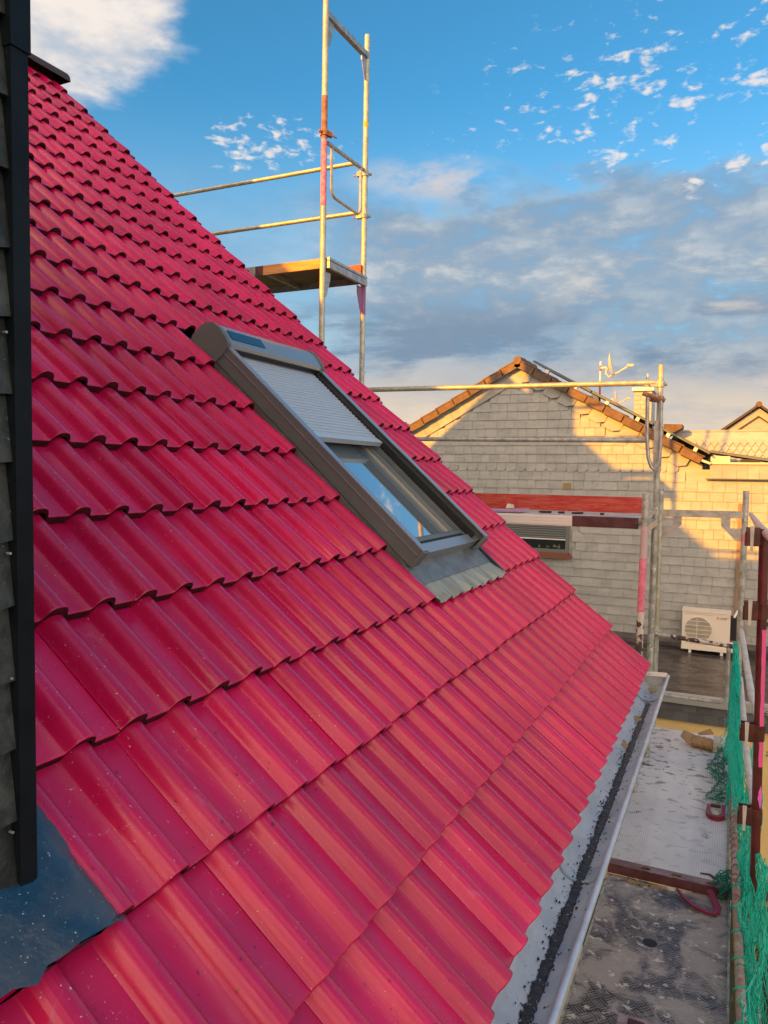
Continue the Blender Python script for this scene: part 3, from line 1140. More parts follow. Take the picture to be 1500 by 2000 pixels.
# verge slates along both slopes
mb = MB()
for side, (xe, ze) in ((-1, (EXL, EZL)), (1, (EXR, EZR))):
    d_ = Vector((xe-AX, 0, ze-AZ))
    ln = d_.length
    d_.normalize()
    nrm = Vector((-d_.z, 0, d_.x))
    if nrm.z > 0:
        nrm = -nrm
    t_ = .02
    while t_ < ln-.25:
        w_ = .26
        p = Vector((AX, NY-.012, AZ-.02))+d_*t_
        if side > 0:
            P = [p, p+d_*w_*.97, p+d_*w_*.97+nrm*.15, p+d_*(w_*.6)+nrm*.215, p+nrm*.215]
        else:
            P = [p, p+d_*w_*.985, p+d_*w_*.985+nrm*.215, p+nrm*.215]
        mb.prism([q_+Vector((0, -.004*(1+int(t_/w_) % 2), 0)) for q_ in P], (0, .006, 0))
        t_ += w_
mb.prism([(AX, NY-.022, AZ-.015), (AX+.15, NY-.022, AZ-.12), (AX, NY-.022, AZ-.40), (AX-.15, NY-.022, AZ-.12)], (0, .006, 0))
mb.build('verge_slates', SLATE, nwall, kind='stuff')
# roof slabs and brown verge tiles
mb = MB()
for side, (xe, ze) in ((-1, (EXL, EZL)), (1, (EXR, EZR))):
    d_ = Vector((xe-AX, 0, ze-AZ))
    mb.prism([(AX, NY-.08, AZ-.03), (xe, NY-.08, ze-.03), (xe, NY-.08, ze+.012), (AX, NY-.08, AZ+.012)], (0, 7.6, 0))
nroof = mb.build('roof', RDARK, nb_)
for side, (xe, ze), nt in ((-1, (EXL, EZL), 11), (1, (EXR, EZR), 10)):
    d_ = Vector((xe-AX, 0, ze-AZ))
    ln = d_.length
    d_.normalize()
    nrm = Vector((-d_.z, 0, d_.x))
    if nrm.z < 0:
        nrm = -nrm
    for k in range(nt):
        st = ln/nt
        p = Vector((AX, NY-.115, AZ+.005))+d_*(k*st)
        mb = MB()
        up_ = nrm*.02
        mb.obox(p+nrm*.028+d_*(-.03), d_*(st+.035)-nrm*.0+nrm*.016, EY*.33, nrm*.018)
        mb.obox(p-nrm*.075+d_*(-.02), d_*(st+.015)+nrm*.012, EY*.022, nrm*.100)
        mb.build('verge_tile', RTILE, nroof)
mb = MB()
for k in range(3):
    mb.tube([(AX, NY-.13+k*.33, AZ+.035), (AX, NY+.22+k*.33, AZ+.045)], [.062, .070], 10)
mb.build('ridge_tile', RTILE, nroof, smooth=40)
# eave flashing and fascia to the flat roof
mb = MB()
mb.prism([(EXR-.14, NY-.10, EZR+.035), (EXR-.12, NY-.10, EZR+.062), (EXR+.12, NY-.10, EZR-.035), (EXR+.10, NY-.10, EZR-.06)], (0, .3, 0))
mb.box((EXR+.08, NY-.075, EZR-.055), (3.2, NY+.4, EZR-.028))
mb.build('flat_roof_edge', CREAM, nb_)
mb = MB()
mb.box((EXR+.10, NY-.045, 1.185), (3.2, NY+.03, EZR-.06))
fas = mb.build('fascia', SLATE, nb_)
x = EXR+.10
while x < 1.7:
    w_ = random.choice((.14, .16, .18))
    mb = MB()
    mb.prism([(x+.002, NY-.056, 1.180), (x+w_-.002, NY-.056, 1.180), (x+w_-.002, NY-.049, EZR-.062), (x+.002, NY-.049, EZR-.062)], (0, .004, 0))
    mb.build('slate', SLATE, fas)
    x += w_
mb = MB()
mb.box((EXR+.05, NY-.055, 1.166), (3.2, NY, 1.1785))
mb.build('drip_edge', BROWN, nb_)
# window with half-lowered shutter
mb = MB()
for a, b in (((WX0, NY-.01, WZ0), (WX0+.05, NY+.03, WZ1)), ((WX1-.05, NY-.01, WZ0), (WX1, NY+.03, WZ1)), ((WX0+.05, NY-.01, WZ0), (WX1-.05, NY+.03, WZ0+.05)), ((WX0+.05, NY-.01, WZ1-.03), (WX1-.05, NY+.03, WZ1))):
    mb.box(a, b)
wn = mb.build('window', SHUT, nb_)
mb = MB()
mb.box((WX0+.05, NY+.012, WZ0+.05), (WX1-.05, NY+.02, WZ1-.03))
mb.build('pane', GLASSD, wn)
for k in range(5):
    mb = MB()
    z_ = WZ1-.03-.035*(k+1)
    mb.prism([(WX0+.052, NY+.006, z_+.001), (WX0+.052, NY-.004, z_+.008), (WX0+.052, NY-.004, z_+.028), (WX0+.052, NY+.006, z_+.034)], (WX1-WX0-.104, 0, 0))
    mb.build('shutter_slat', SHUT, wn)
mb = MB()
mb.box((WX0+.052, NY-.006, WZ1-.225), (WX1-.052, NY+.006, WZ1-.207))
mb.build('shutter_bar', WHITE, wn)
mb = MB()
for (x_, z_, r_) in ((-2.78, .085, .03), (-2.70, .09, .022), (-2.25, .085, .02), (-2.02, .095, .026), (-1.95, .085, .03), (-2.12, .085, .018)):
    for q_ in range(14):
        a = random.uniform(0, 2*pi)
        c = Vector((x_+random.gauss(0, r_*.5), NY+.008, z_+abs(random.gauss(0, r_*.7))))
        s1 = Vector((cos(a), 0, sin(a)))*r_*.45
        s2 = Vector((-sin(a), -.1, cos(a)))*r_*.16
        mb.add([c-s1, c+s2, c+s1, c-s2], [(0, 1, 2, 3)])
mb.build('sill_plants', M('dim_plants', (.20, .21, .13), .6), wn)
mb = MB()
mb.box((WX0-.04, NY-.07, WZ0-.085), (WX1+.045, NY+.02, WZ0-.035))
mb.box((WX0-.02, NY-.03, WZ0-.035), (WX1+.02, NY+.02, WZ0-.002))
mb.build('sill', SILLM, wn)
# duct and vent on the wall
mb = MB()
mb.box((.497, NY-.045, -1.20), (.582, NY-.006, .835))
mb.build('duct', DPIPE, nb_)
mb = MB()
mb.box((-1.905, NY-.012, .985), (-1.795, NY, 1.075))
mb.build('vent', M('ochre_vent', (.30, .24, .09), .7), nb_)
# chimney
mb = MB()
cx0, cx1, cy0 = -1.10, -.78, 7.5
mb.box((cx0+.03, cy0, 1.5), (cx1-.03, cy0+.6, 2.56))
chim = mb.build('chimney', SLATE, nroof)
for k in range(8):
    z_ = 1.98+k*.073
    for (xa, xb) in ((cx0+.025, cx0+.13+.05*(k % 2)), (cx0+.132+.05*(k % 2), cx1-.025)):
        mb = MB()
        mb.prism([(xa, cy0-.012, z_), (xb-.003, cy0-.012, z_), (xb-.003, cy0-.002, z_+.085), (xa, cy0-.002, z_+.085)], (0, .006, 0))
        mb.build('slate', SLATE, chim)
mb = MB()
mb.box((cx0-.005, cy0-.05, 2.56), (cx1+.005, cy0+.65, 2.615))
mb.build('chimney_cap', WHITE, chim)
mb = MB()
mb.tube([(-.905, cy0+.25, 2.61), (-.905, cy0+.25, 2.74)], .03, 10)
mb.tube([(-.905, cy0+.25, 2.74), (-.905, cy0+.25, 2.86)], .022, 10)
mb.tube([(-.905, cy0+.25, 2.70), (-.905, cy0+.25, 2.712)], .075, 12)
mb.build('flue', GALV, chim, smooth=40)
# mansard wing behind the flat roof
mb = MB()
mb.prism([(-.62, 7.55, 1.25), (3.4, 7.55, 1.25), (3.4, 7.85, 1.90), (-.45, 7.85, 1.93), (-.62, 7.72, 1.60)], (0, 3, 0))
mans = mb.build('mansard_wing', SLATE, nb_)
mb = MB()
for r_ in range(6):
    for c_ in range(34):
        x_ = -.50+c_*.105+(.0525 if r_ % 2 else 0)
        z_ = 1.30+r_*.092
        if z_+.14 > 1.86:
            continue
        y_ = 7.535+(z_-1.25)*.30/.65
        dzc = .098
        mb.prism([(x_, y_-.006, z_), (x_+.053, y_+.014, z_+dzc*.75), (x_, y_+.04, z_+dzc*1.5), (x_-.053, y_+.014, z_+dzc*.75)], (0, -.0025, .001))
mb.build('diamond_slates', SLATE, mans, kind='stuff')
mb = MB()
mb.box((-.46, 7.835, 1.915), (3.4, 7.98, 1.945))
mb.build('coping', SLATE, mans)
mb = MB()
mb.prism([(-.62, 7.50, 1.80), (-.34, 7.50, 1.965), (-.34, 7.50, 2.02), (-.62, 7.50, 2.03)], (0, .45, 0))
mb.build('hip_cap', RTILE, mans)
# solar panels: each stands on the roof and is a thing of its own
d_ = Vector((EXR-AX, 0, EZR-AZ)).normalized()
nrm = Vector((-d_.z, 0, d_.x))
k = 0
for (t0_, t1_, lab) in ((.18, 1.18, 'dark solar panel nearest the roof ridge of the slate gable'), (1.20, 2.20, 'middle solar panel on clamps over the brown tiled slope'), (2.22, 3.06, 'lowest solar panel beside the flat roof edge, on the brown tiled slope')):
    o0 = Vector((AX, NY-.02, AZ))+d_*t0_+nrm*.115
    sp = thing('solar_panel', o0, lab, 'solar panel', 'solar panels on the slate house')
    mb = MB()
    mb.obox(o0, d_*(t1_-t0_), EY*1.6, nrm*.030)
    mb.build('frame', BROWN, sp)
    mb = MB()
    mb.obox(o0+d_*.02+EY*.02+nrm*.0305, d_*(t1_-t0_-.04), EY*1.56, nrm*.004)
    mb.build('cells', SOLAR, sp)
    for q_ in (.25, .75):
        mb = MB()
        p = o0+d_*((t1_-t0_)*q_)
        mb.obox(p-nrm*.07-EY*.015, d_*.05, EY*.06, nrm*.068)
        mb.build('clamp', WHITE, sp)
o0 = Vector((.10, NY+.15, 1.545))
sp = thing('solar_panel', o0, 'tilted solar panel standing on the flat roof before the mansard', 'solar panel', 'solar panels on the slate house')
dd = Vector((.98, 0, -.155))
mb = MB()
mb.obox(o0, dd, EY*1.1, Vector((0, 0, .028)))
mb.build('frame', BROWN, sp)
mb = MB()
mb.obox(o0+Vector((.02, .02, .0265)), dd*.96, EY*1.06, Vector((0, 0, .005)))
mb.build('cells', SOLAR, sp)
for x_ in (.02, .40):
    mb = MB()
    mb.box((.10+x_, NY+.17, 1.395), (.10+x_+.25, NY+.40, 1.395+.10-.055*x_*2))
    mb.build('ballast_block', CREAM if x_ < .1 else BLACK, sp)

# flat-roofed annex in front of the gable wall
AY = 3.62
annex = thing('flat_roofed_annex', (0, AY, GZ), 'pale yellow annex with dark flat bitumen roof under the slate gable', 'annex')
mb = MB()
mb.box((-4.2, AY, GZ), (2.6, NY-.04, -1.50))
mb.build('wall', YELLOW, annex)
mb = MB()
mb.box((-4.25, AY-.02, -1.50), (2.65, NY-.04, -1.262))
fa = mb.build('fascia', FASC, annex)
x = -4.2
while x < 2.6:
    for q_ in range(2):
        mb = MB()
        zt = -1.275-.112*q_
        ox = .075*q_
        mb.prism([(x+ox+.002, AY-.036+.004*q_, zt-.116), (x+ox+.148, AY-.036+.004*q_, zt-.116), (x+ox+.148, AY-.026, zt), (x+ox+.002, AY-.026, zt)], (0, .005, 0))
        mb.build('slate', FASC, fa)
    x += .15
mb = MB()
mb.add([(-4.25, AY+.02, -1.222), (2.65, AY+.02, -1.222), (2.65, NY-.02, -1.218), (-4.25, NY-.02, -1.218), (-4.25, AY+.02, -1.262), (2.65, AY+.02, -1.262), (2.65, NY-.02, -1.262), (-4.25, NY-.02, -1.262)],
       [(0, 1, 2, 3), (0, 4, 5, 1), (1, 5, 6, 2), (2, 6, 7, 3), (3, 7, 4, 0)])
mb.build('roof', BITU, annex)
mb = MB()
mb.box((-4.27, AY-.055, -1.275), (2.67, AY+.045, -1.205))
mb.box((-4.27, AY-.062, -1.30), (2.67, AY-.056, -1.215))
mb.build('roof_edge', CAPM, annex)
mb = MB()
mb.prism([(-4.2, NY-.022, -1.217), (-4.2, NY-.12, -1.217), (-4.2, NY-.05, -1.17), (-4.2, NY-.022, -1.10)], (5.9, 0, 0))
mb.build('upstand', BITU, annex)
mb = MB()
for k in range(60):
    x_ = .2+random.uniform(0, 1.3)
    z_ = GZ+random.uniform(0, .34)
    w_ = random.uniform(.05, .11)
    mb.box((x_-w_, AY-.03-random.uniform(0, .03), z_), (x_+w_, AY+.02, z_+random.uniform(.03, .07)))
mb.build('rubble_plinth', STONE, annex, kind='stuff')

# outdoor unit
ay = NY-.42
ac = thing('air_conditioner', (.15, ay, -1.22), 'ivory outdoor air conditioning unit standing on the dark flat roof', 'air conditioner')
x0, x1, za, zb = -.145, .455, -1.165, -.645
mb = MB()
mb.box((x0, ay, za), (x1, ay+.26, zb))
body = mb.build('case', ACW, ac)
mb = MB()
mb.box((x0-.006, ay-.008, zb), (x1+.006, ay+.265, zb+.022))
mb.build('cover', ACW, ac)
mb = MB()
mb.box((x0-.004, ay-.006, za-.0), (x1+.004, ay-.001, za+.055))
mb.build('base_strip', ACW, ac)
mb = MB()
for (xa, xb, z_) in ((x0+.03, x1-.22, zb-.03), (x0+.05, x1-.2, za+.10), (x0+.1, x1-.24, za+.085)):
    mb.box((xa, ay-.003, z_), (xb, ay, z_+.004))
mb.build('pressed_line', ACG, ac)
fc = Vector((x0+.205, ay, (za+zb)/2+.020))
mb = MB()
P = [(fc.x+.172*cos(2*pi*a/36), ay-.004, fc.z+.172*sin(2*pi*a/36)) for a in range(36)]
mb.prism(P, (0, .003, 0))
gl = mb.build('fan_opening', ACG, ac)
mb = MB()
P = [fc+Vector((.174*cos(2*pi*a/40), -.006, .174*sin(2*pi*a/40))) for a in range(41)]
mb.tube(P, .006, 6, caps=False)
mb.build('ring', ACW, gl)
for k in range(5):
    mb = MB()
    z_ = fc.z-.115+.0575*k
    hw = sqrt(max(0, .170**2-(z_-fc.z)**2))
    mb.box((fc.x-hw, ay-.010, z_-.0035), (fc.x+hw, ay-.006, z_+.0035))
    mb.build('grille_bar', ACW, gl)
mb = MB()
mb.box((fc.x-.02, ay-.009, fc.z-.165), (fc.x-.014, ay-.0065, fc.z+.165))
mb.build('grille_bar', ACW, gl)
for k in range(3):         # fan blades behind
    mb = MB()
    a = 2*pi*k/3+.4
    P = [fc+Vector((.03*cos(a), -.0048, .03*sin(a))), fc+Vector((.15*cos(a+.1), -.0048, .15*sin(a+.1))), fc+Vector((.155*cos(a+.9), -.0048, .155*sin(a+.9))), fc+Vector((.05*cos(a+1.2), -.0048, .05*sin(a+1.2)))]
    mb.prism(P, (0, -.0006, 0))
    mb.build('fan_blade', M('fan_grey', (.33, .31, .23), .6), gl)
# maker's plate: three red rhombs and small wording
mb = MB()
lc = Vector((x1-.155, ay-.0035, zb-.060))
for k in range(3):
    a = pi/2+2*pi*k/3
    u = Vector((cos(a), 0, sin(a)))
    w = Vector((-sin(a), 0, cos(a)))
    mb.prism([lc+Vector((0, 0, 0)), lc+u*.011+w*.0064, lc+u*.022, lc+u*.011-w*.0064], (0, .002, 0))
mb.build('emblem', M('emblem_red', (.62, .03, .03), .5), ac)
for txt, x_, z_, sz in (('MITSUBISHI', x1-.122, zb-.060, .020), ('ELECTRIC', x1-.122, zb-.077, .017)):
    fcv = bpy.data.curves.new('lettering', 'FONT')
    fcv.body = txt
    fcv.size = sz
    fcv.extrude = .0006
    tmp = bpy.data.objects.new('tmp_lettering', fcv)
    col.objects.link(tmp)
    dg = bpy.context.evaluated_depsgraph_get()
    me = bpy.data.meshes.new_from_object(tmp.evaluated_get(dg))
    bpy.data.objects.remove(tmp)
    lt = bpy.data.objects.new('lettering', me)
    me.materials.clear()
    me.materials.append(M('lettering_grey', (.16, .05, .05), .5))
    col.objects.link(lt)
    lt.parent = ac
    lt.rotation_euler = (pi/2, 0, 0)
    lt.location = Vector((x_, ay-.003, z_))-WLOC[ac.name]
for x_ in (x0+.09, x1-.11):
    mb = MB()
    mb.box((x_, ay+.005, -1.215), (x_+.035, ay+.25, za))
    mb.build('foot', WHITE, ac)
mb = MB()
mb.box((x1+.001, ay+.03, za+.17), (x1+.075, ay+.20, zb-.05))
mb.build('service_cover', BLACK, ac)
mb = MB()
mb.box((x1+.001, ay+.02, za+.005), (x1+.07, ay+.2, za+.15))
mb.build('valve_cover', ACW, ac)
mb = MB()
mb.tube([(x1+.04, ay+.1, zb-.06), (x1+.06, ay+.15, zb-.02), (x1+.085, ay+.3, zb+.01)], .016, 8)
mb.build('pipe', WHITE, ac, smooth=40)


# satellite dishes
def dish(loc, sc, label, mast, tilt=0.0):
    loc = Vector(loc)
    t = thing('satellite_dish', loc, label, 'satellite dish', 'satellite dishes on the slate house roof')
    mb = MB()
    if mast:
        zs = [loc.z, loc.z+.40*sc, loc.z+.62*sc, loc.z+.72*sc, loc.z+.80*sc]
        mb.tube([(loc.x, loc.y, z_) for z_ in zs], .018*sc, 8, mis=[1, 0, 1, 0])
        mb.build('mast', [WHITE, M('mast_red', (.45, .08, .05), .5)], t, smooth=40)
    c = loc+Vector((.155, -.05, .70))*sc if mast else loc+Vector((.1, 0, .3))*sc
    ax = Vector((.985, .06, .16)).normalized()
    u = Vector((-.06, .998, 0)).normalized()
    w = ax.cross(u)
    mb = MB()
    P, F = [], []
    nr, na = 5, 22
    for i in range(nr+1):
        r_ = .235*sc*i/nr
        for j in range(na):
            a = 2*pi*j/na
            P.append(c+u*r_*.92*cos(a)+w*r_*sin(a)+ax*(.055*sc*(i/nr)**2))
    for i in range(nr):
        for j in range(na):
            F.append((i*na+j, (i+1)*na+j, (i+1)*na+(j+1) % na, i*na+(j+1) % na))
    o_ = len(P)
    P += [p-ax*.006*sc for p in P[:]]
    F += [tuple(o_+q_ for q_ in f_[::-1]) for f_ in F[:]]
    F += [(nr*na+(j+1) % na, nr*na+j, o_+nr*na+j, o_+nr*na+(j+1) % na) for j in range(na)]
    mb.add(P, F)
    mb.build('reflector', CREAM, t, smooth=40)
    mb = MB()
    bot = c-Vector((0, 0, .20*sc))+ax*.01
    mb.tube([c-ax*.03*sc+Vector((0, 0, -.02)), c-ax*.05*sc-Vector((0, 0, .12*sc)), bot, bot+Vector((.20, -.10, .075))*sc, bot+Vector((.37, -.18, .16))*sc], .017*sc, 6)
    mb.tube([(loc.x, loc.y, c.z-.02), c-ax*.03*sc+Vector((0, 0, -.02))], .022*sc, 6)
    mb.build('feed_arm', CREAM, t, smooth=40)
    mb = MB()
    e = bot+Vector((.37, -.18, .17))*sc
    mb.obox(e-Vector((.03, .02, .02))*sc, Vector((.12, -.05, -.01))*sc, Vector((0, .05, 0))*sc, Vector((0, 0, .042))*sc)
    mb.build('receiver', SACK, t)
    return t


dish((-1.62, 7.5, 2.36), .88, 'pale satellite dish on a red and white mast above the brown roof', True)
dish((-1.66, 9.0, 2.42), .62, 'small satellite dish half hidden behind the brown roof slope', False)
mb = MB()
mb.box((-1.84, 8.0, 2.3), (-1.72, 8.2, 2.60))
vb = tag(mb.build('vent_box', CREAM), 'small square vent block behind the solar panels by the dish mast', 'vent')

# far gable house
fh = thing('far_house', (.85, 13, GZ), 'distant slate gable with brown verge beyond the mansard wing', 'house')
mb = MB()
fx, fz = .835, 2.66
mb.prism([(fx-1.9, 12.1, GZ), (fx-1.9, 12.1, fz-1.45), (fx, 12.1, fz-.03), (fx+1.9, 12.1, fz-1.45), (fx+1.9, 12.1, GZ)], (0, 6, 0))
fw_ = mb.build('wall', SLATE, fh)
for sg in (-1, 1):
    mb = MB()
    mb.prism([(fx, 12.0, fz), (fx+sg*2.0, 12.0, fz-1.50), (fx+sg*2.0, 12.0, fz-1.44), (fx, 12.0, fz+.055)], (0, 6.2, 0))
    mb.build('roof', RDARK, fh)
    mb = MB()
    mb.prism([(fx, 12.06, fz-.22), (fx+sg*.6, 12.06, fz-.66), (fx+sg*.6, 12.06, fz-.63), (fx, 12.06, fz-.19)], (0, .03, 0))
    mb.build('verge_line', RDARK, fh)
mb = MB()
mb.tube([(fx, 11.98, fz+.04), (fx, 18, fz+.04)], .06, 8)
mb.build('ridge_cap', RTILE, fh)

# ------------------------------------------------------------------ scaffold round the gable
sg_ = thing('scaffold', (-1.4, .56, GZ), 'tall zinc tube scaffold bay rising past the tiled verge, with red toe board', 'scaffold')
IY, OY = .20, .93
XA, XB = -.115, -2.66
DK1, DK2 = .91, 2.91
mats_std = [TUBEY, RUST, PINK, GALVO, TAPE, PINKD, FLAKE, PURP]


def standard(x, y, zs, mis, r=.0242, x1=None):
    mb = MB()
    x1 = x if x1 is None else x1
    z0_, zN = zs[0], zs[-1]
    mb.tube([(x+(x1-x)*(z_-z0_)/(zN-z0_), y, z_) for z_ in zs], r, 12, mis=mis)
    return mb.build('standard', mats_std, sg_, smooth=40)


# upper frame
standard(XB-.01, IY, [.9, 2.90, 3.35, 3.88, 4.22, 4.80, 5.02], [0, 0, 2, 1, 0, 0], x1=XB+.008)
standard(XB-.01, OY, [.9, 2.28, 2.62, 2.90, 4.27, 4.32, 5.07], [3, 0, 7, 0, 4, 0], x1=XB+.012)
standard(XB-.01, IY, [GZ, .9], [3])
standard(XB-.01, OY, [GZ, .9], [3])
for x_ in (XB-2.57,):
    for y_ in (IY, OY):
        standard(x_, y_, [GZ, 2.9, 4.02], [3, 0])
mb = MB()
mb.beam((XB+.012, IY, 4.86), (XB+.012, OY, 4.89), .042, .048)
mb.build('transom', GALV, sg_)


def gusset(p, sy, h=.20, w=.10, mat=GALV, axis='y', par=None):
    p = Vector(p)
    a = Vector((0, sy, 0)) if axis == 'y' else Vector((sy, 0, 0))
    t_ = Vector((.006, 0, 0)) if axis == 'y' else Vector((0, .006, 0))
    mb = MB()
    P = [p, p+a*w, p+a*w*.95-Vector((0, 0, h*.30)), p+a*w*.35-Vector((0, 0, h)), p-Vector((0, 0, h))]
    mb.prism(P, t_)
    return mb.build('gusset', mat, par or sg_)


gusset((XB+.012, IY+.02, 4.84), 1)
gusset((XB+.012, OY-.02, 4.87), -1)
gusset((XB, IY+.02, 2.84), 1)
gusset((XB, OY-.02, 2.86), -1, .22, .11, PURP)
# end guard with loop at the upper lift
mb = MB()
mb.tube([(XB+.02, IY+.03, 3.86), (XB+.0, OY-.02, 3.90)], .017, 10)
eg = mb.build('end_guard', GALV, sg_, smooth=40)


def loop(xc, y0_, y1_, zt, zb_, r, par, mat, axis='y'):
    pts = []
    rr = .07
    for i in range(6):
        a = pi+pi/2*i/5
        pts.append((y0_+rr+rr*cos(a), zb_+rr+rr*sin(a)))
    for i in range(6):
        a = 1.5*pi+pi/2*i/5
        pts.append((y1_-rr+rr*cos(a), zb_+rr+rr*sin(a)))
    pts = [(y0_, zt)]+pts+[(y1_, zt+.02)]
    mb = MB()
    mb.tube([(xc, a, b) if axis == 'y' else (a, xc, b) for a, b in pts], r, 8)
    return mb.build('guard_loop', mat, par, smooth=40)


loop(XB+.012, IY+.11, OY-.10, 3.86, 3.47, .0125, eg, TUBEY)


def clamp(p, par, d=(1, 0, 0), mat=GALVO, name='clamp', s=1.0):
    p, d = Vector(p), Vector(d)
    mb = MB()
    mb.tube([p-Vector((0, 0, .022*s)), p+Vector((0, 0, .022*s))], .034*s, 10)
    e = d.cross(Vector((0, 0, 1)))
    mb.obox(p+d*.02*s-e*.018*s-Vector((0, 0, .02*s)), d*.05*s, e*.036*s, Vector((0, 0, .04*s)))
    mb.tube([p+d*.05*s, p+d*.11*s-Vector((0, 0, .015*s))], .007*s, 6)
    mb.tube([p-d*.03*s+e*.02*s, p-d*.055*s+e*.02*s], .012*s, 6)
    return mb.build(name, mat, par, smooth=40)


clamp((XB+.003, IY, 3.93), sg_, (.6, .8, 0), RUST)
clamp((XB+.004, OY, 3.87), sg_, (-1, -.2, 0))
clamp((XB+.001, OY, 3.50), sg_, (-1, -.2, 0))
# rails of the upper lift
for z_, e_ in ((3.965, -.085), (3.525, -.05)):
    mb = MB()
    mb.tube([(XB+e_, OY-.035, z_), (XB-2.62, OY-.035, z_+.012)], .0185, 10)
    mb.build('guard_rail', TUBEY, sg_, smooth=40)


# decks
def deck(x0_, x1_, y0_, y1_, zt, front, under, par, lip=.075):
    mb = MB()
    mb.box((x0_, y0_+.012, zt-.018), (x1_, y1_-.012, zt))
    dk = mb.build('deck', under, par)
    for y_ in (y0_, y1_-.012):
        mb = MB()
        mb.box((x0_, y_, zt-lip), (x1_, y_+.012, zt+.004))
        mb.build('side_rail', front, dk)
    n_ = max(2, int((x1_-x0_)/.62))
    for k in range(n_+1):
        xx = x0_+.02+(x1_-x0_-.06)*k/n_
        mb = MB()
        mb.box((xx, y0_+.012, zt-.062), (xx+.03, y1_-.012, zt-.018))
        mb.build('cross_bar', GALV, dk)
    return dk


BAMBER = M('varnished_deck_underside', (.26, .17, .05), .45, var=(.10, .075, .04), vscale=3)
FROB = M('orange_and_grey_deck_rail', (.60, .23, .06), .55, var=(.66, .36, .12), vscale=4, stretch=(1, 1, 12))
dk2 = deck(XB-2.5, XB+.03, IY+.035, OY-.10, DK2+.035, GALV, BAMBER, sg_)
mb = MB()
mb.box((XB-.60, IY+.026, DK2-.042), (XB+.03, IY+.034, DK2+.036), 0)
mb.box((XB-.68, IY+.026, DK2-.042), (XB-.60, IY+.034, DK2+.036), 1)
mb.build('painted_rail', [FROB, BURG], dk2)
mb = MB()
mb.beam((XB+.036, IY+.02, DK2-.02), (XB+.036, OY-.02, DK2-.015), .030, .055)
mb.beam((XB+.042, IY+.02, DK2+.026), (XB+.042, OY-.02, DK2+.031), .020, .022)
mb.build('transom', GALV, sg_)
mb = MB()
mb.box((XB-.12, OY-.05, DK2+.04), (XB+.0, OY-.03, DK2+.15))
mb.build('toe_board', REDB, sg_)
mb = MB()
mb.box((XB-2.55, OY-.05, DK2+.04), (XB-.122, OY-.03, DK2+.15))
mb.build('toe_board', REDB, sg_)
# lower lift: deck with white and burgundy edge, toe board, debris
dk1 = deck(XB+.03, XA-.035, IY+.03, OY-.09, DK1, GALV, M('scuffed_plank_deck', (.50, .49, .47), .6, var=(.34, .32, .31), vscale=6, spots=(.1, .08, .08), sscale=16, sth=.66), sg_)
mb = MB()
mb.box((XB+.03, IY+.019, DK1-.072), (-.60, IY+.029, DK1+.003), 0)
mb.box((-.60, IY+.019, DK1-.072), (XA-.035, IY+.029, DK1+.003), 1)
for k in range(3):
    mb.box((XB+.03, IY+.016, DK1-.062+.022*k), (-.60, IY+.0185, DK1-.052+.022*k), 0)
    mb.box((-.60, IY+.016, DK1-.062+.022*k), (XA-.035, IY+.0185, DK1-.052+.022*k), 1)
mb.build('painted_rail', [WHITE, BURG], dk1)
mb = MB()
mb.box((XB+.05, OY-.065, DK1+.004), (XA-.08, OY-.040, DK1+.128))
mb.build('toe_board', REDB, sg_)
# corner standards at the near end
standard(XA-.004, IY, [-.25, .06, .10, .27, .64, .86, 1.08], [6, 6, 6, 2, 5, 3], x1=XA+.012, r=.0245)
standard(XA-.004, IY, [GZ, -.25], [3])
standard(XA-.0, OY, [GZ, -.4, .95], [3, 3], x1=XA+.01, r=.0245)
standard(XA+.012, OY, [.95, 1.35, 1.82, 2.05], [3, 0, 0], x1=XA+.016, r=.0215)
mb = MB()
mb.beam((XA+.012, IY+.02, .845), (XA+.012, OY-.02, .85), .036, .05)
mb.build('transom', GALV, sg_)
mb = MB()
mb.beam((XA+.012, IY+.02, .93), (XA+.012, OY-.02, .935), .022, .03)
mb.build('transom', GALV, sg_)
# rails of the lower lift
mb = MB()
mb.tube([(XA-.02, OY-.02, 1.915), (XA-.05, OY-.02, 1.916), (XB-.02, OY-.02, 1.945)], [.016, .0215, .0215], 10, mis=[0, 0])
mb.build('guard_rail', [TUBEY], sg_, smooth=40)
mb = MB()
mb.tube([(XA-.05, OY-.02, 1.475), (XB-.02, OY-.02, 1.505)], .0190, 10)
mb.build('guard_rail', GALVO, sg_, smooth=40)
clamp((XA+.013, OY, 1.905), sg_, (-1, -.3, 0), TUBEY)
clamp((XA+.012, OY, 1.79), sg_, (-.8, -.6, 0), RUST)
# folded end guard hanging at that post
mb = MB()
mb.tube([(XA-.065, OY-.10, 1.80), (XA-.060, OY-.10, 1.5), (XA-.045, OY-.10, 1.34), (XA-.02, OY-.10, 1.27), (XA+.005, OY-.10, 1.25), (XA+.03, OY-.10, 1.30), (XA+.038, OY-.10, 1.45), (XA+.034, OY-.10, 1.80)], .0145, 8)
mb.build('folded_end_guard', GALV, sg_, smooth=40)
mb = MB()
mb.tube([(XA-.10, OY-.10, 1.83), (XA+.06, OY-.10, 1.77)], .017, 8)
mb.build('pivot_bar', RUST, sg_, smooth=40)
mb = MB()
mb.box((XA-.012, OY-.075, 1.24), (XA+.046, OY-.05, 1.62))
mb.build('post_sleeve', GALV, sg_)

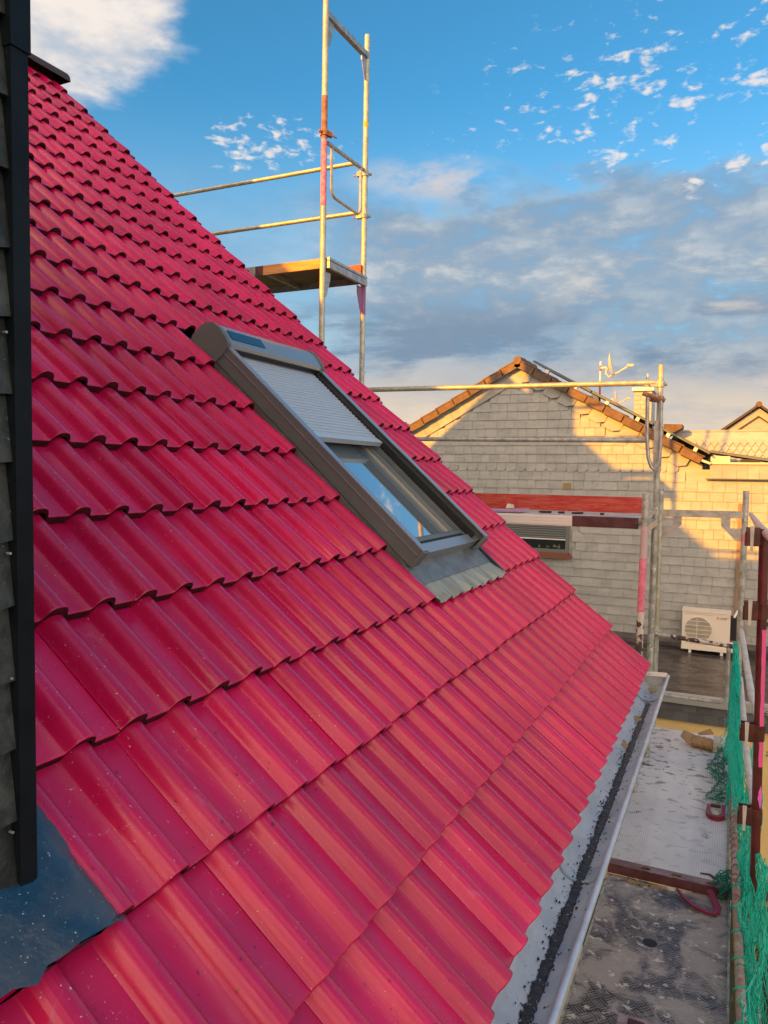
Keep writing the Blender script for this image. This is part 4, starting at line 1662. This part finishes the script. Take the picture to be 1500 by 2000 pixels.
# debris on that deck: each its own thing
mb = MB()
mb.prism([(-1.36, .30, DK1+.006), (-1.02, .32, DK1+.006), (-.98, .50, DK1+.020), (-1.30, .56, DK1+.006)], (0, 0, .012))
tag(mb.build('plastic_sheet', M('mauve_sheet', (.42, .25, .36), .5)), 'flat mauve board lying on the scaffold deck before the red toe board', 'board')
mb = MB()
mb.prism([(-1.14, .40, DK1+.030), (-1.08, .40, DK1+.034), (-1.10, .44, DK1+.06), (-1.135, .42, DK1+.065)], (0, .03, .0))
tag(mb.build('rag', SACK), 'small crumpled pale rag on the mauve board', 'rag')
for (x_, w_, lab) in ((-.86, .10, 'longest dark tile shard on the scaffold deck, nearest the mauve board'), (-.74, .055, 'small dark tile shard on the scaffold deck, second from the mauve board'), (-.62, .085, 'dark tile shard in the middle of the deck, third from the mauve board'), (-.44, .035, 'tiny dark tile shard nearest the pink post end of the deck')):
    mb = MB()
    a = random.uniform(-.5, .5)
    P = [(x_-w_/2, .50+.02*a, DK1+.002), (x_-w_*.1, .47, DK1+.002), (x_+w_/2, .50-.04*a, DK1+.002), (x_+w_*.2, .55, DK1+.002)]
    mb.prism(P, (.006, 0, .014))
    tag(mb.build('tile_shard', M('shard', (.05, .018, .02), .6) if x_ == -.86 else bpy.data.materials['shard']), lab, 'tile shard', 'tile shards on the scaffold deck')

# ------------------------------------------------------------------ scaffold along the eaves
se = thing('scaffold', (.2, 0, GZ), 'low eaves scaffold run with stained decks beside the zinc gutter', 'scaffold')
FY = 1.72
XI, XO = -.135, .50
DZ1 = -1.0


def std2(x, y, zs, mis, r=.0242, mats=None, x1=None):
    mb = MB()
    x1 = x if x1 is None else x1
    mb.tube([(x+(x1-x)*(z_-zs[0])/(zs[-1]-zs[0]), y, z_) for z_ in zs], r, 12, mis=mis)
    return mb.build('standard', mats or [GALVO, TUBEY, PINK, WINE, WHITE], se, smooth=40)


std2(XI, FY, [GZ, -.3, .88, .90, 1.09], [0, 1, 0, 0])
std2(XO+.015, FY, [GZ, .66, .73, .90, 1.09], [0, 2, 0, 0], x1=XO+.03)
mb = MB()
mb.beam((XI, FY, .885), (XO+.03, FY, .890), .036, .058)
mb.build('transom', GALV, se)
mb = MB()
mb.beam((XI, FY, -1.09), (XO+.01, FY, -1.09), .036, .05)
mb.build('transom', GALV, se)
for sx, px in ((1, XI+.02), (-1, XO+.005)):
    mb = MB()
    p = Vector((px, FY-.01, .86))
    a = Vector((sx, 0, 0))
    P = [p+a*.085, p+a*.155, p+a*.155-Vector((0, 0, .07)), p+a*.04-Vector((0, 0, .19)), p-Vector((0, 0, .19)), p-Vector((0, 0, .085)), p+a*.085-Vector((0, 0, .085))]
    mb.prism([P[0], P[1], P[2], P[3], P[4], P[5], P[6]], (0, .006, 0))
    mb.build('gusset', GALV, se)
# end guard across, with loop
mb = MB()
mb.tube([(XI-.05, FY-.045, -.165), (XI+.12, FY-.045, -.18), (XO-.02, FY-.045, -.215)], [.022, .019, .019], 10, mis=[0, 1])
eg2 = mb.build('end_guard', [GALVO, FLAKE], se, smooth=40)
loop(FY-.045, XI+.0, XO-.055, -.22, -.70, .0165, eg2, GALVO, axis='x')
clamp((XI, FY, -.16), se, (-.5, -1, 0), GALVO)
# decks
mb = MB()
mb.box((-.125, -.80, DZ1-.03), (.475, 1.70, DZ1))
dkA = mb.build('deck', RIBDECK, se)
for x_ in (-.135, .475):
    mb = MB()
    mb.box((x_, -.80, DZ1-.07), (x_+.010, 1.70, DZ1+.004))
    mb.build('side_rail', GALVO, dkA)
mb = MB()     # end channel with three holes: a plate pieced round octagonal openings
ye0, ye1 = -.868, -.80
holes = [(.065, -.836), (.225, -.836), (.405, -.836)]
xs_ = [-.135]
zt = DZ1+.003
hr = .026
prev = -.135
for hx, hy in holes:
    mb.box((prev, ye0, zt-.006), (hx-hr*1.3, ye1, zt))
    N_ = 12
    P = []
    outer = [(hx+hr*1.3, hy), (hx+hr*1.3, ye1), (hx, ye1), (hx-hr*1.3, ye1), (hx-hr*1.3, hy), (hx-hr*1.3, ye0), (hx, ye0), (hx+hr*1.3, ye0)]
    inner = [(hx+hr*1.15*cos(pi/4*a), hy+hr*.72*sin(pi/4*a)) for a in range(8)]
    mb.add([(x, y, zt) for x, y in outer]+[(x, y, zt) for x, y in inner]+[(x, y, zt-.01) for x, y in inner],
           [(a, (a+1) % 8, 8+(a+1) % 8, 8+a) for a in range(8)]+[(8+a, 8+(a+1) % 8, 16+(a+1) % 8, 16+a) for a in range(8)])
    prev = hx+hr*1.3
mb.box((prev, ye0, zt-.006), (.485, ye1, zt))
mb.build('end_plate', M('lit_channel_top', (.30, .20, .20), .5, var=(.18, .09, .095), vscale=11), dkA)  # channel top paler than its front: light falling on it put into the colour
mb = MB()
mb.box((-.135, ye0-.004, zt-.052), (.485, ye0-.0005, zt-.001))
mb.box((-.13, ye0+.002, zt-.05), (.48, ye1-.002, zt-.044))
mb.build('end_channel', BURG, dkA)
mb = MB()
mb.box((-.125, -3.9, -1.080), (.490, -.88, -1.050))
dkB = mb.build('deck', TREAD, se)
for x_ in (-.135, .490):
    mb = MB()
    mb.box((x_, -3.9, -1.110), (x_+.010, -.88, -1.046))
    mb.build('side_rail', GALVO, dkB)
mb = MB()
hc = (.150, -1.445)
mb.add([(hc[0]+.034*cos(2*pi*a/16), hc[1]+.034*sin(2*pi*a/16), -1.0488) for a in range(16)], [tuple(range(16))])
mb.build('drain_hole', BLACK, dkB)
mb = MB()
mb.box((.08, -2.20, -1.0495), (.25, -1.995, -1.0475))
hp_ = mb.build('hatch_plate', M('mauve_hatch', (.40, .30, .33), .6, var=(.25, .20, .22), vscale=20), dkB)
mb = MB()
mb.box((.12, -2.18, -1.0472), (.185, -2.015, -1.0455))
mb.build('hatch_slot', BURG, hp_)
# outer standards and posts
std2(.605, -.86, [GZ, -1.22, -1.12], [0, 4], r=.022)
std2(.612, -.86, [-1.12, -.2, .90], [3, 3], r=.0235, x1=.588)
std2(.64, -3.43, [GZ, .9], [0], r=.0242)
# pink blotches on the wine red post
for (z0_, z1_, w) in ((-.30, .42, .8), (-.52, -.40, 1.1)):
    mb = MB()
    n_ = 14
    P, F = [], []
    xc = .612+(.588-.612)*((z0_+z1_)/2+1.12)/2.02
    for i in range(n_+1):
        z_ = z0_+(z1_-z0_)*i/n_
        xx = .612-.024*(z_+1.12)/2.02
        sp_ = w*(1 if z1_-z0_ > .3 else sin(pi*(i+.3)/(n_+.6)))*(.85+.3*random.random())
        for j in range(5):
            a = -pi/2+.75+sp_*(j/4-.5)*(1.5 if w < 1 else 1.0)
            P.append((xx+.0239*cos(a), -.86+.0239*sin(a), z_))
    F = [(i*5+j, i*5+j+1, (i+1)*5+j+1, (i+1)*5+j) for i in range(n_) for j in range(4)]
    mb.add(P, F)
    mb.build('paint_splash', M('hot_pink_paint', (.80, .10, .30), .5) if z1_ > 0 else M('magenta_paint', (.85, .12, .55), .5), se, smooth=60)


def bracket(p, mat=WINED, s=1.0, par=None):
    """guard-rail catch: folded box with a lip and a wedge"""
    p = Vector(p)
    mb = MB()
    mb.box(p+Vector((-.085, -.028, -.045))*s, p+Vector((-.018, -.022, .045))*s)
    mb.box(p+Vector((-.085, .022, -.045))*s, p+Vector((-.018, .028, .045))*s)
    mb.box(p+Vector((-.090, -.028, -.050))*s, p+Vector((-.082, .028, .020))*s)
    mb.box(p+Vector((-.085, -.022, -.050))*s, p+Vector((-.018, .022, -.043))*s)
    mb.tube([p+Vector((0, 0, -.04))*s, p+Vector((0, 0, .04))*s], .030*s, 10)
    b = mb.build('rail_catch', mat, par or se)
    mb = MB()
    mb.prism([p+Vector((-.062, -.034, -.075))*s, p+Vector((-.050, -.034, -.075))*s, p+Vector((-.046, -.034, .055))*s, p+Vector((-.066, -.034, .055))*s], (0, .010, 0))
    mb.build('wedge', PALET, b)
    return b


for z_ in (.900, .515, -.125, -.570):
    bracket((.612-.024*(z_+1.12)/2.02, -.86, z_))
# guard rails between far and middle post
mb = MB()
mb.tube([(XO+.035, FY-.10, -.075), (.572, -.50, -.040), (.580, -.62, -.045), (.585, -.80, -.06)], [.021, .021, .011, .011], 10)
mb.build('guard_rail', PALET, se, smooth=40)
mb = MB()
mb.tube([(XO+.04, FY-.25, -.42), (.565, -.25, -.46), (.580, -.62, -.50), (.585, -.82, -.53)], [.018, .019, .017, .010], 10)
mb.build('guard_rail', PALET, se, smooth=40)
# weathered pole end by the top bracket
mb = MB()
mb.tube([(.535, -.20, .985), (.575, -.72, .935), (.64, -1.2, .89)], [.012, .022, .024], 10)
mb.build('guard_rail', M('pinkish_bare_tube', (.62, .46, .36), .5), se, smooth=40)
# toe tubes the net is laced on
mb = MB()
mb.tube([(.502, .98, -.955), (.512, -.05, -.955), (.520, -.78, -.955)], .0185, 12, mis=[0, 1])
mb.build('toe_tube', [WOODT, REDT], se, smooth=40)
mb = MB()
mb.tube([(.521, -.82, -.950), (.530, -1.3, -.950), (.545, -2.1, -.955), (.56, -3.6, -.955)], .0205, 12)
mb.build('toe_tube', WOODT, se, smooth=40)
mb = MB()
mb.tube([(.600, -1.10, -1.18), (.622, -2.1, -1.18), (.64, -3.4, -1.18)], .021, 10)
mb.build('toe_tube', GALVO, se, smooth=40)
# brackets reaching from wall to deck, seen through the gap
for y_ in (-.86, .9):
    mb = MB()
    mb.beam((-.36, y_, -1.16), (.5, y_, -1.16), .04, .05)
    mb.build('bearer', GALV, se)

# ------------------------------------------------------------------ the net
net = thing('safety_net', (.5, .3, -1.0), 'green knotted safety net gathered along the outer side of the eaves scaffold', 'net')
rn = random.Random(11)


def strands(fn, nu, nv, r, jit, mat, name, knots=None, step=2, sides=4):
    """diamond netting over fn(u, v) in 0..1: two families of zigzag cords"""
    mb = MB()
    pts = {}
    for i in range(nu+1):
        for j in range(nv+1):
            p = Vector(fn(i/nu, j/nv))
            pts[i, j] = p+Vector((rn.gauss(0, jit), rn.gauss(0, jit), rn.gauss(0, jit)))
    for i in range(nu):
        for sgn in (0, 1):
            line = []
            for j in range(nv+1):
                line.append(pts[i+((j+sgn) % 2), j])
            sm = []
            for a in range(len(line)-1):
                p, q_ = line[a], line[a+1]
                sag = Vector((rn.gauss(0, jit*.5), rn.gauss(0, jit*.5), -abs(rn.gauss(0, jit*.6))))
                for t_ in (0, .33, .67):
                    sm.append(p.lerp(q_, t_)+sag*(4*t_*(1-t_)))
            sm.append(line[-1])
            mb.tube(sm, r, sides, caps=False)
    return mb.build(name, mat, net, smooth=70)


# the bunch hanging from the far post: cords run down and spread on the deck edge
def fan(u, v):
    top = Vector((.485+.012*u, 1.46-.05*u, -.135))
    spread = v**1.7
    yb = 1.30-1.15*u
    xb = .395+.135*sin(u*2.4)+.02*sin(u*19)
    bot = Vector((xb, yb, -.975+.03*sin(u*23)))
    p = top.lerp(bot, v)
    p.x += .030*sin(v*pi)*sin(u*9.+.7)+.02*v*sin(u*31)
    p.y += .10*sin(v*pi)*(u-.5)
    p.z += -.03*sin(v*pi)
    return p


strands(fan, 34, 15, .0028, .006, NET, 'gathered_bunch')


def fan2(u, v):
    top = Vector((.500, 1.44, -.14))
    bot = Vector((.535+.03*sin(u*14), .95-1.2*u, -.93+.05*sin(u*17)))
    p = top.lerp(bot, v)
    p.x += .035*sin(v*pi)*sin(u*7)
    p.z -= .05*sin(v*pi)
    return p


strands(fan2, 34, 18, .0022, .005, NET, 'gathered_bunch')


def fan3(u, v):
    p = Vector((.36+.12*v+.03*sin(u*11), 1.35-1.15*u+.03*sin(v*9), -.985+.035*abs(sin(u*21+v*7))))
    return p


strands(fan3, 40, 8, .0018, .008, NETD, 'slack_on_deck')


def skirt(u, v):
    y_ = .75-3.9*u
    x_ = .540+.030*u+.045*sin(v*3.0)+.02*sin(u*43+v*3)+.015*sin(u*91)
    z_ = -.86+(.06*sin(u*17)+.03*sin(u*37))-.50*v
    return Vector((x_, y_, z_))


strands(skirt, 120, 11, .0020, .0045, NET, 'hanging_skirt')


def skirt2(u, v):
    y_ = .55-3.6*u
    x_ = .590+.035*u+.035*sin(v*2.6+1)+.03*sin(u*37+v*2)
    z_ = -.62+.13*sin(u*13+.5)+.05*sin(u*29)-.22*u-.62*v
    return Vector((x_, y_, z_))


strands(skirt2, 105, 13, .0019, .005, NET, 'hanging_skirt')


def bunch2(u, v):
    y_ = -.70-.22*u
    a = v*2*pi
    return Vector((.470+.035*cos(a)+.02*sin(u*9), y_+.02*sin(a*2), -1.02+.06*sin(a)))


strands(bunch2, 14, 12, .0024, .010, NETD, 'knotted_clump')
# lacing round the toe tubes
mb = MB()
pts = []
turns = 16
for i in range(turns*12+1):
    t_ = i/(turns*12)
    y_ = .55-1.30*t_
    a = 2*pi*turns*t_
    rr = .0225
    pts.append((.502+.0115*(.98-y_)*1.0+rr*cos(a), y_, -.955+rr*sin(a)))
mb.tube(pts, .0021, 4, caps=False)
mb.build('lacing', NETD, net, smooth=70)
for k in range(10):
    y_ = -.90-.215*k
    xx = .521+.0186*(-.82-y_)
    mb = MB()
    pts = []
    for i in range(25):
        a = 2*pi*i/24
        ln = .105
        px = xx+.0255*cos(a)*(1.0)
        pz = -.951+.0255*sin(a)
        py = y_+.5*ln*cos(a*1.0+1.2+rn.uniform(-.02, .02))+.02*sin(a)
        pts.append((px, py, pz))
    pts.append((xx+.05, y_-.06, -.98))
    pts.append((xx+.07, y_-.12, -1.05))
    mb.tube(pts, .0036, 6, caps=False)
    mb.build('lacing_loop', NET, net, smooth=70)
mb = MB()
for q_ in range(26):
    y0_ = rn.uniform(-2.6, .8)
    ln = rn.uniform(.3, .9)
    pts = []
    for i in range(9):
        t_ = i/8
        pts.append((.53+.02*(-y0_)*.4+.05*rn.random()+.02*sin(t_*6+q_), y0_-ln*t_, -.86-.22*rn.random()*0-.30*sin(t_*pi)*rn.uniform(.3, .9)))
    mb.tube(pts, .0030, 4, caps=False)
mb.build('border_rope', NET, net, smooth=70)

# things lying on the decks
mb = MB()
nu, nv = 12, 10
P, F = [], []
for i in range(nu+1):
    for j in range(nv):
        a = 2*pi*j/nv
        x_ = .19+.17*i/nu
        r_ = .046*(1+.10*sin(i*2.1+j*1.7))*(1.0 if 0 < i < nu else .75)
        P.append((x_+.012*sin(j*2.3), 1.36-.14*i/nu*.3+r_*1.5*cos(a), DZ1+.045+r_*.95*sin(a)))
for i in range(nu):
    for j in range(nv):
        F.append((i*nv+j, i*nv+(j+1) % nv, (i+1)*nv+(j+1) % nv, (i+1)*nv+j))
F += [tuple(reversed(range(nv))), tuple(nu*nv+j for j in range(nv))]
mb.add(P, F)
bag = thing('paper_bag', (.27, 1.34, DZ1), 'crumpled brown paper bag at the far end of the ribbed deck', 'paper bag')
mb.build('body', PAPER, bag)
mb = MB()
mb.prism([(.17, 1.33, DZ1+.02), (.11, 1.36, DZ1+.06), (.13, 1.42, DZ1+.10), (.19, 1.40, DZ1+.09)], (.02, -.05, .01))
mb.prism([(.24, 1.42, DZ1+.085), (.33, 1.44, DZ1+.13), (.36, 1.40, DZ1+.105), (.26, 1.38, DZ1+.088)], (0, 0, .008))
mb.build('torn_flap', PAPER, bag)
mb = MB()
mb.prism([(.36, 1.27, DZ1+.004), (.42, 1.28, DZ1+.004), (.43, 1.42, DZ1+.01), (.36, 1.43, DZ1+.01)], (0, 0, .075))
tag(mb.build('sacking', SACK), 'pale folded sacking tucked between paper bag and green net', 'sacking')
# crimson strap end on the pale deck: a U-shaped buckle
mb = MB()
cxb, cyb = .405, .045
P = []
for i in range(13):
    a = pi*1.0+pi*i/12
    P.append((cxb+.045*cos(a), cyb+.06*sin(a), DZ1+.018))
P = [(cxb-.042, cyb+.10, DZ1+.022)]+P+[(cxb+.046, cyb+.095, DZ1+.03)]
for i in range(len(P)-1):
    p, q_ = Vector(P[i]), Vector(P[i+1])
    mb.beam(p, p+(q_-p)*1.12, .024, .030)
bk = thing('strap_buckle', (cxb, cyb, DZ1), 'crimson u shaped plastic piece lying on the pale ribbed deck', 'buckle')
mb.build('frame', REDP, bk)
mb = MB()
mb.box((cxb-.022, cyb-.02, DZ1+.001), (cxb+.022, cyb+.075, DZ1+.012))
mb.build('insert', CREAM, bk)
mb = MB()
mb.beam((cxb-.03, cyb+.10, DZ1+.03), (cxb+.03, cyb+.10, DZ1+.032), .014, .02)
mb.build('pin', BURG, bk)
# crimson loop strap under the end channel
mb = MB()
zq = .035
P = [(.235, -.915, -1.062), (.27, -.985, -1.066), (.32, -1.035, -1.069), (.385, -1.065, -1.070), (.432, -1.06, -1.068), (.440, -1.02, -1.062), (.42, -.96, -1.05), (.395, -.915, -1.035)]
for i in range(len(P)-1):
    p, q_ = Vector(P[i])+Vector((0, 0, zq)), Vector(P[i+1])+Vector((0, 0, zq))
    w_ = .008+.026*min(1, i/3)
    mb.beam(p, p+(q_-p)*1.08, w_, .012)
tag(mb.build('strap_loop', REDP), 'crimson strap loop hanging out under the perforated deck end onto the tread plate', 'strap')
mb = MB()
P = [(.205+.022*cos(2*pi*a/10), -.905+.013*sin(2*pi*a/10), -1.047) for a in range(10)]
mb.prism(P, (0, 0, .004))
tag(mb.build('plastic_scrap', WHITE), 'small white oval scrap beside the perforated deck end', 'scrap')
mb = MB()
for k in range(90):
    x_ = rn.uniform(-.02, .22)
    y_ = -.905-abs(rn.gauss(0, .014))
    s_ = rn.uniform(.003, .008)
    a = rn.uniform(0, pi)
    mb.prism([(x_+s_*cos(a+q_*2.1), y_+s_*sin(a+q_*2.1)*.6, -1.0485) for q_ in range(3)], (0, 0, rn.uniform(.002, .006)))
st_ = mb.build('deck_litter', MOSS, kind='stuff')
st_['label'] = 'brown crumbs and moss litter along the deck joint'
mb = MB()
mb.prism([(.345, -.745, DZ1+.001), (.395, -.735, DZ1+.001), (.435, -.775, DZ1+.001), (.418, -.785, DZ1+.001), (.388, -.752, DZ1+.001), (.345, -.757, DZ1+.001)], (0, 0, .004))
tag(mb.build('bark_strip', BURG), 'bent dark red strip lying near the corner of the pale deck', 'strip')


# ------------------------------------------------------------------ plants
def leaf_cloud(mb, c, rad, n, size, rnd_, flat=1.0):
    for _ in range(n):
        while True:
            d = Vector((rnd_.uniform(-1, 1), rnd_.uniform(-1, 1), rnd_.uniform(-1, 1)))
            if .25 < d.length < 1:
                break
        k_ = .75+.35*sin(d.x*5+1)*sin(d.y*4.3)*sin(d.z*5.1+.5)
        p = Vector(c)+Vector((d.x*rad[0], d.y*rad[1], d.z*rad[2]))*k_
        a = Vector((rnd_.gauss(0, 1), rnd_.gauss(0, 1), rnd_.gauss(0, .6))).normalized()
        b = a.cross(Vector((rnd_.gauss(0, 1), rnd_.gauss(0, 1), rnd_.gauss(0, 1)))).normalized()
        s_ = size*rnd_.uniform(.6, 1.3)
        mb.add([p-a*s_, p-a*s_*.1+b*s_*.42, p+a*s_, p-a*s_*.1-b*s_*.42], [(0, 1, 2, 3)])


rp = random.Random(5)
# young maple by the annex
mp_ = thing('young_tree', (1.22, 2.2, GZ), 'young tree with bright green leaves beside the outer scaffold post', 'tree')
mb = MB()
mb.tube([(1.22, 2.2, GZ), (1.20, 2.18, -2), (1.17, 2.15, -.6), (1.15, 2.15, .5), (1.13, 2.1, 1.0)], [.045, .038, .028, .016, .006], 8)
for k in range(16):
    z_ = -1.6+.15*k
    a = k*2.4
    mb.tube([(1.17, 2.16, z_), (1.17+.22*cos(a), 2.16+.22*sin(a), z_+.12), (1.17+.42*cos(a), 2.16+.42*sin(a), z_+.16)], [.010, .006, .003], 5)
mb.build('trunk', BARK, mp_, smooth=50)
mb = MB()
for k in range(16):
    z_ = -1.6+.15*k
    a = k*2.4
    for r_ in (.22, .34, .43):
        leaf_cloud(mb, (1.17+r_*cos(a), 2.16+r_*sin(a), z_+.12), (.09, .09, .07), 9, .045, rp)
leaf_cloud(mb, (.745, 1.60, .62), (.07, .08, .07), 16, .048, rp)
leaf_cloud(mb, (.725, 1.60, .20), (.06, .06, .05), 9, .040, rp)
mb.build('crown', LEAF, mp_, kind='stuff')
mb = MB()
mb.tube([(1.15, 2.1, .55), (.95, 1.85, .60), (.74, 1.60, .63)], [.008, .006, .003], 5)
mb.tube([(1.15, 2.12, .15), (.95, 1.85, .18), (.72, 1.60, .20)], [.008, .006, .003], 5)
mb.build('twig', BARK, mp_)
# conifer top beyond the gable
ft = thing('far_tree', (-7.05, 12, GZ), 'dark green tree tip showing past the brown verge of the slate gable', 'tree')
mb = MB()
mb.tube([(-7.05, 12, GZ), (-7.05, 12, 0), (-7.05, 12, 2.3)], [.16, .11, .02], 8)
mb.build('trunk', BARK, ft)
mb = MB()
for k in range(14):
    z_ = -2.2+.34*k
    rr = max(.10, 1.15*(1-k/14.5))
    leaf_cloud(mb, (-7.05, 12, z_), (rr, rr, .26), 150, .08, rp)
mb.build('crown', LEAFD, ft, kind='stuff')
# shrubs under the scaffold
for (x_, y_, r_, lab) in ((1.0, 2.55, .34, 'low green shrub at the foot of the yellow wall'), (1.25, 1.75, .42, 'bushy garden shrub beneath the hanging green net')):
    sh = thing('shrub', (x_, y_, GZ), lab, 'shrub', 'garden shrubs below the scaffold')
    mb = MB()
    for q_ in range(7):
        a = q_*.9
        mb.tube([(x_, y_, GZ), (x_+r_*.4*cos(a), y_+r_*.4*sin(a), GZ+r_*.5), (x_+r_*.75*cos(a), y_+r_*.75*sin(a), GZ+r_*.9)], [.014, .009, .004], 5)
    mb.build('stem', BARK, sh)
    mb = MB()
    leaf_cloud(mb, (x_, y_, GZ+r_*.75), (r_, r_, r_*.75), 900, .034, rp)
    mb.build('foliage', LEAF, sh, kind='stuff')
mb = MB()
for k in range(5200):
    x_, y_ = rp.uniform(.1, 3.2), rp.uniform(-2.5, 3.4)
    h_ = rp.uniform(.03, .10)
    a = rp.uniform(0, 2*pi)
    mb.add([(x_-.006*cos(a), y_-.006*sin(a), GZ), (x_+.006*cos(a), y_+.006*sin(a), GZ), (x_+.02*cos(a*3), y_+.02*sin(a*3), GZ+h_)], [(0, 1, 2)])
gs = mb.build('grass', GRASSM, kind='stuff')
gs['label'] = 'short garden grass below the scaffold'
gs['category'] = 'grass'
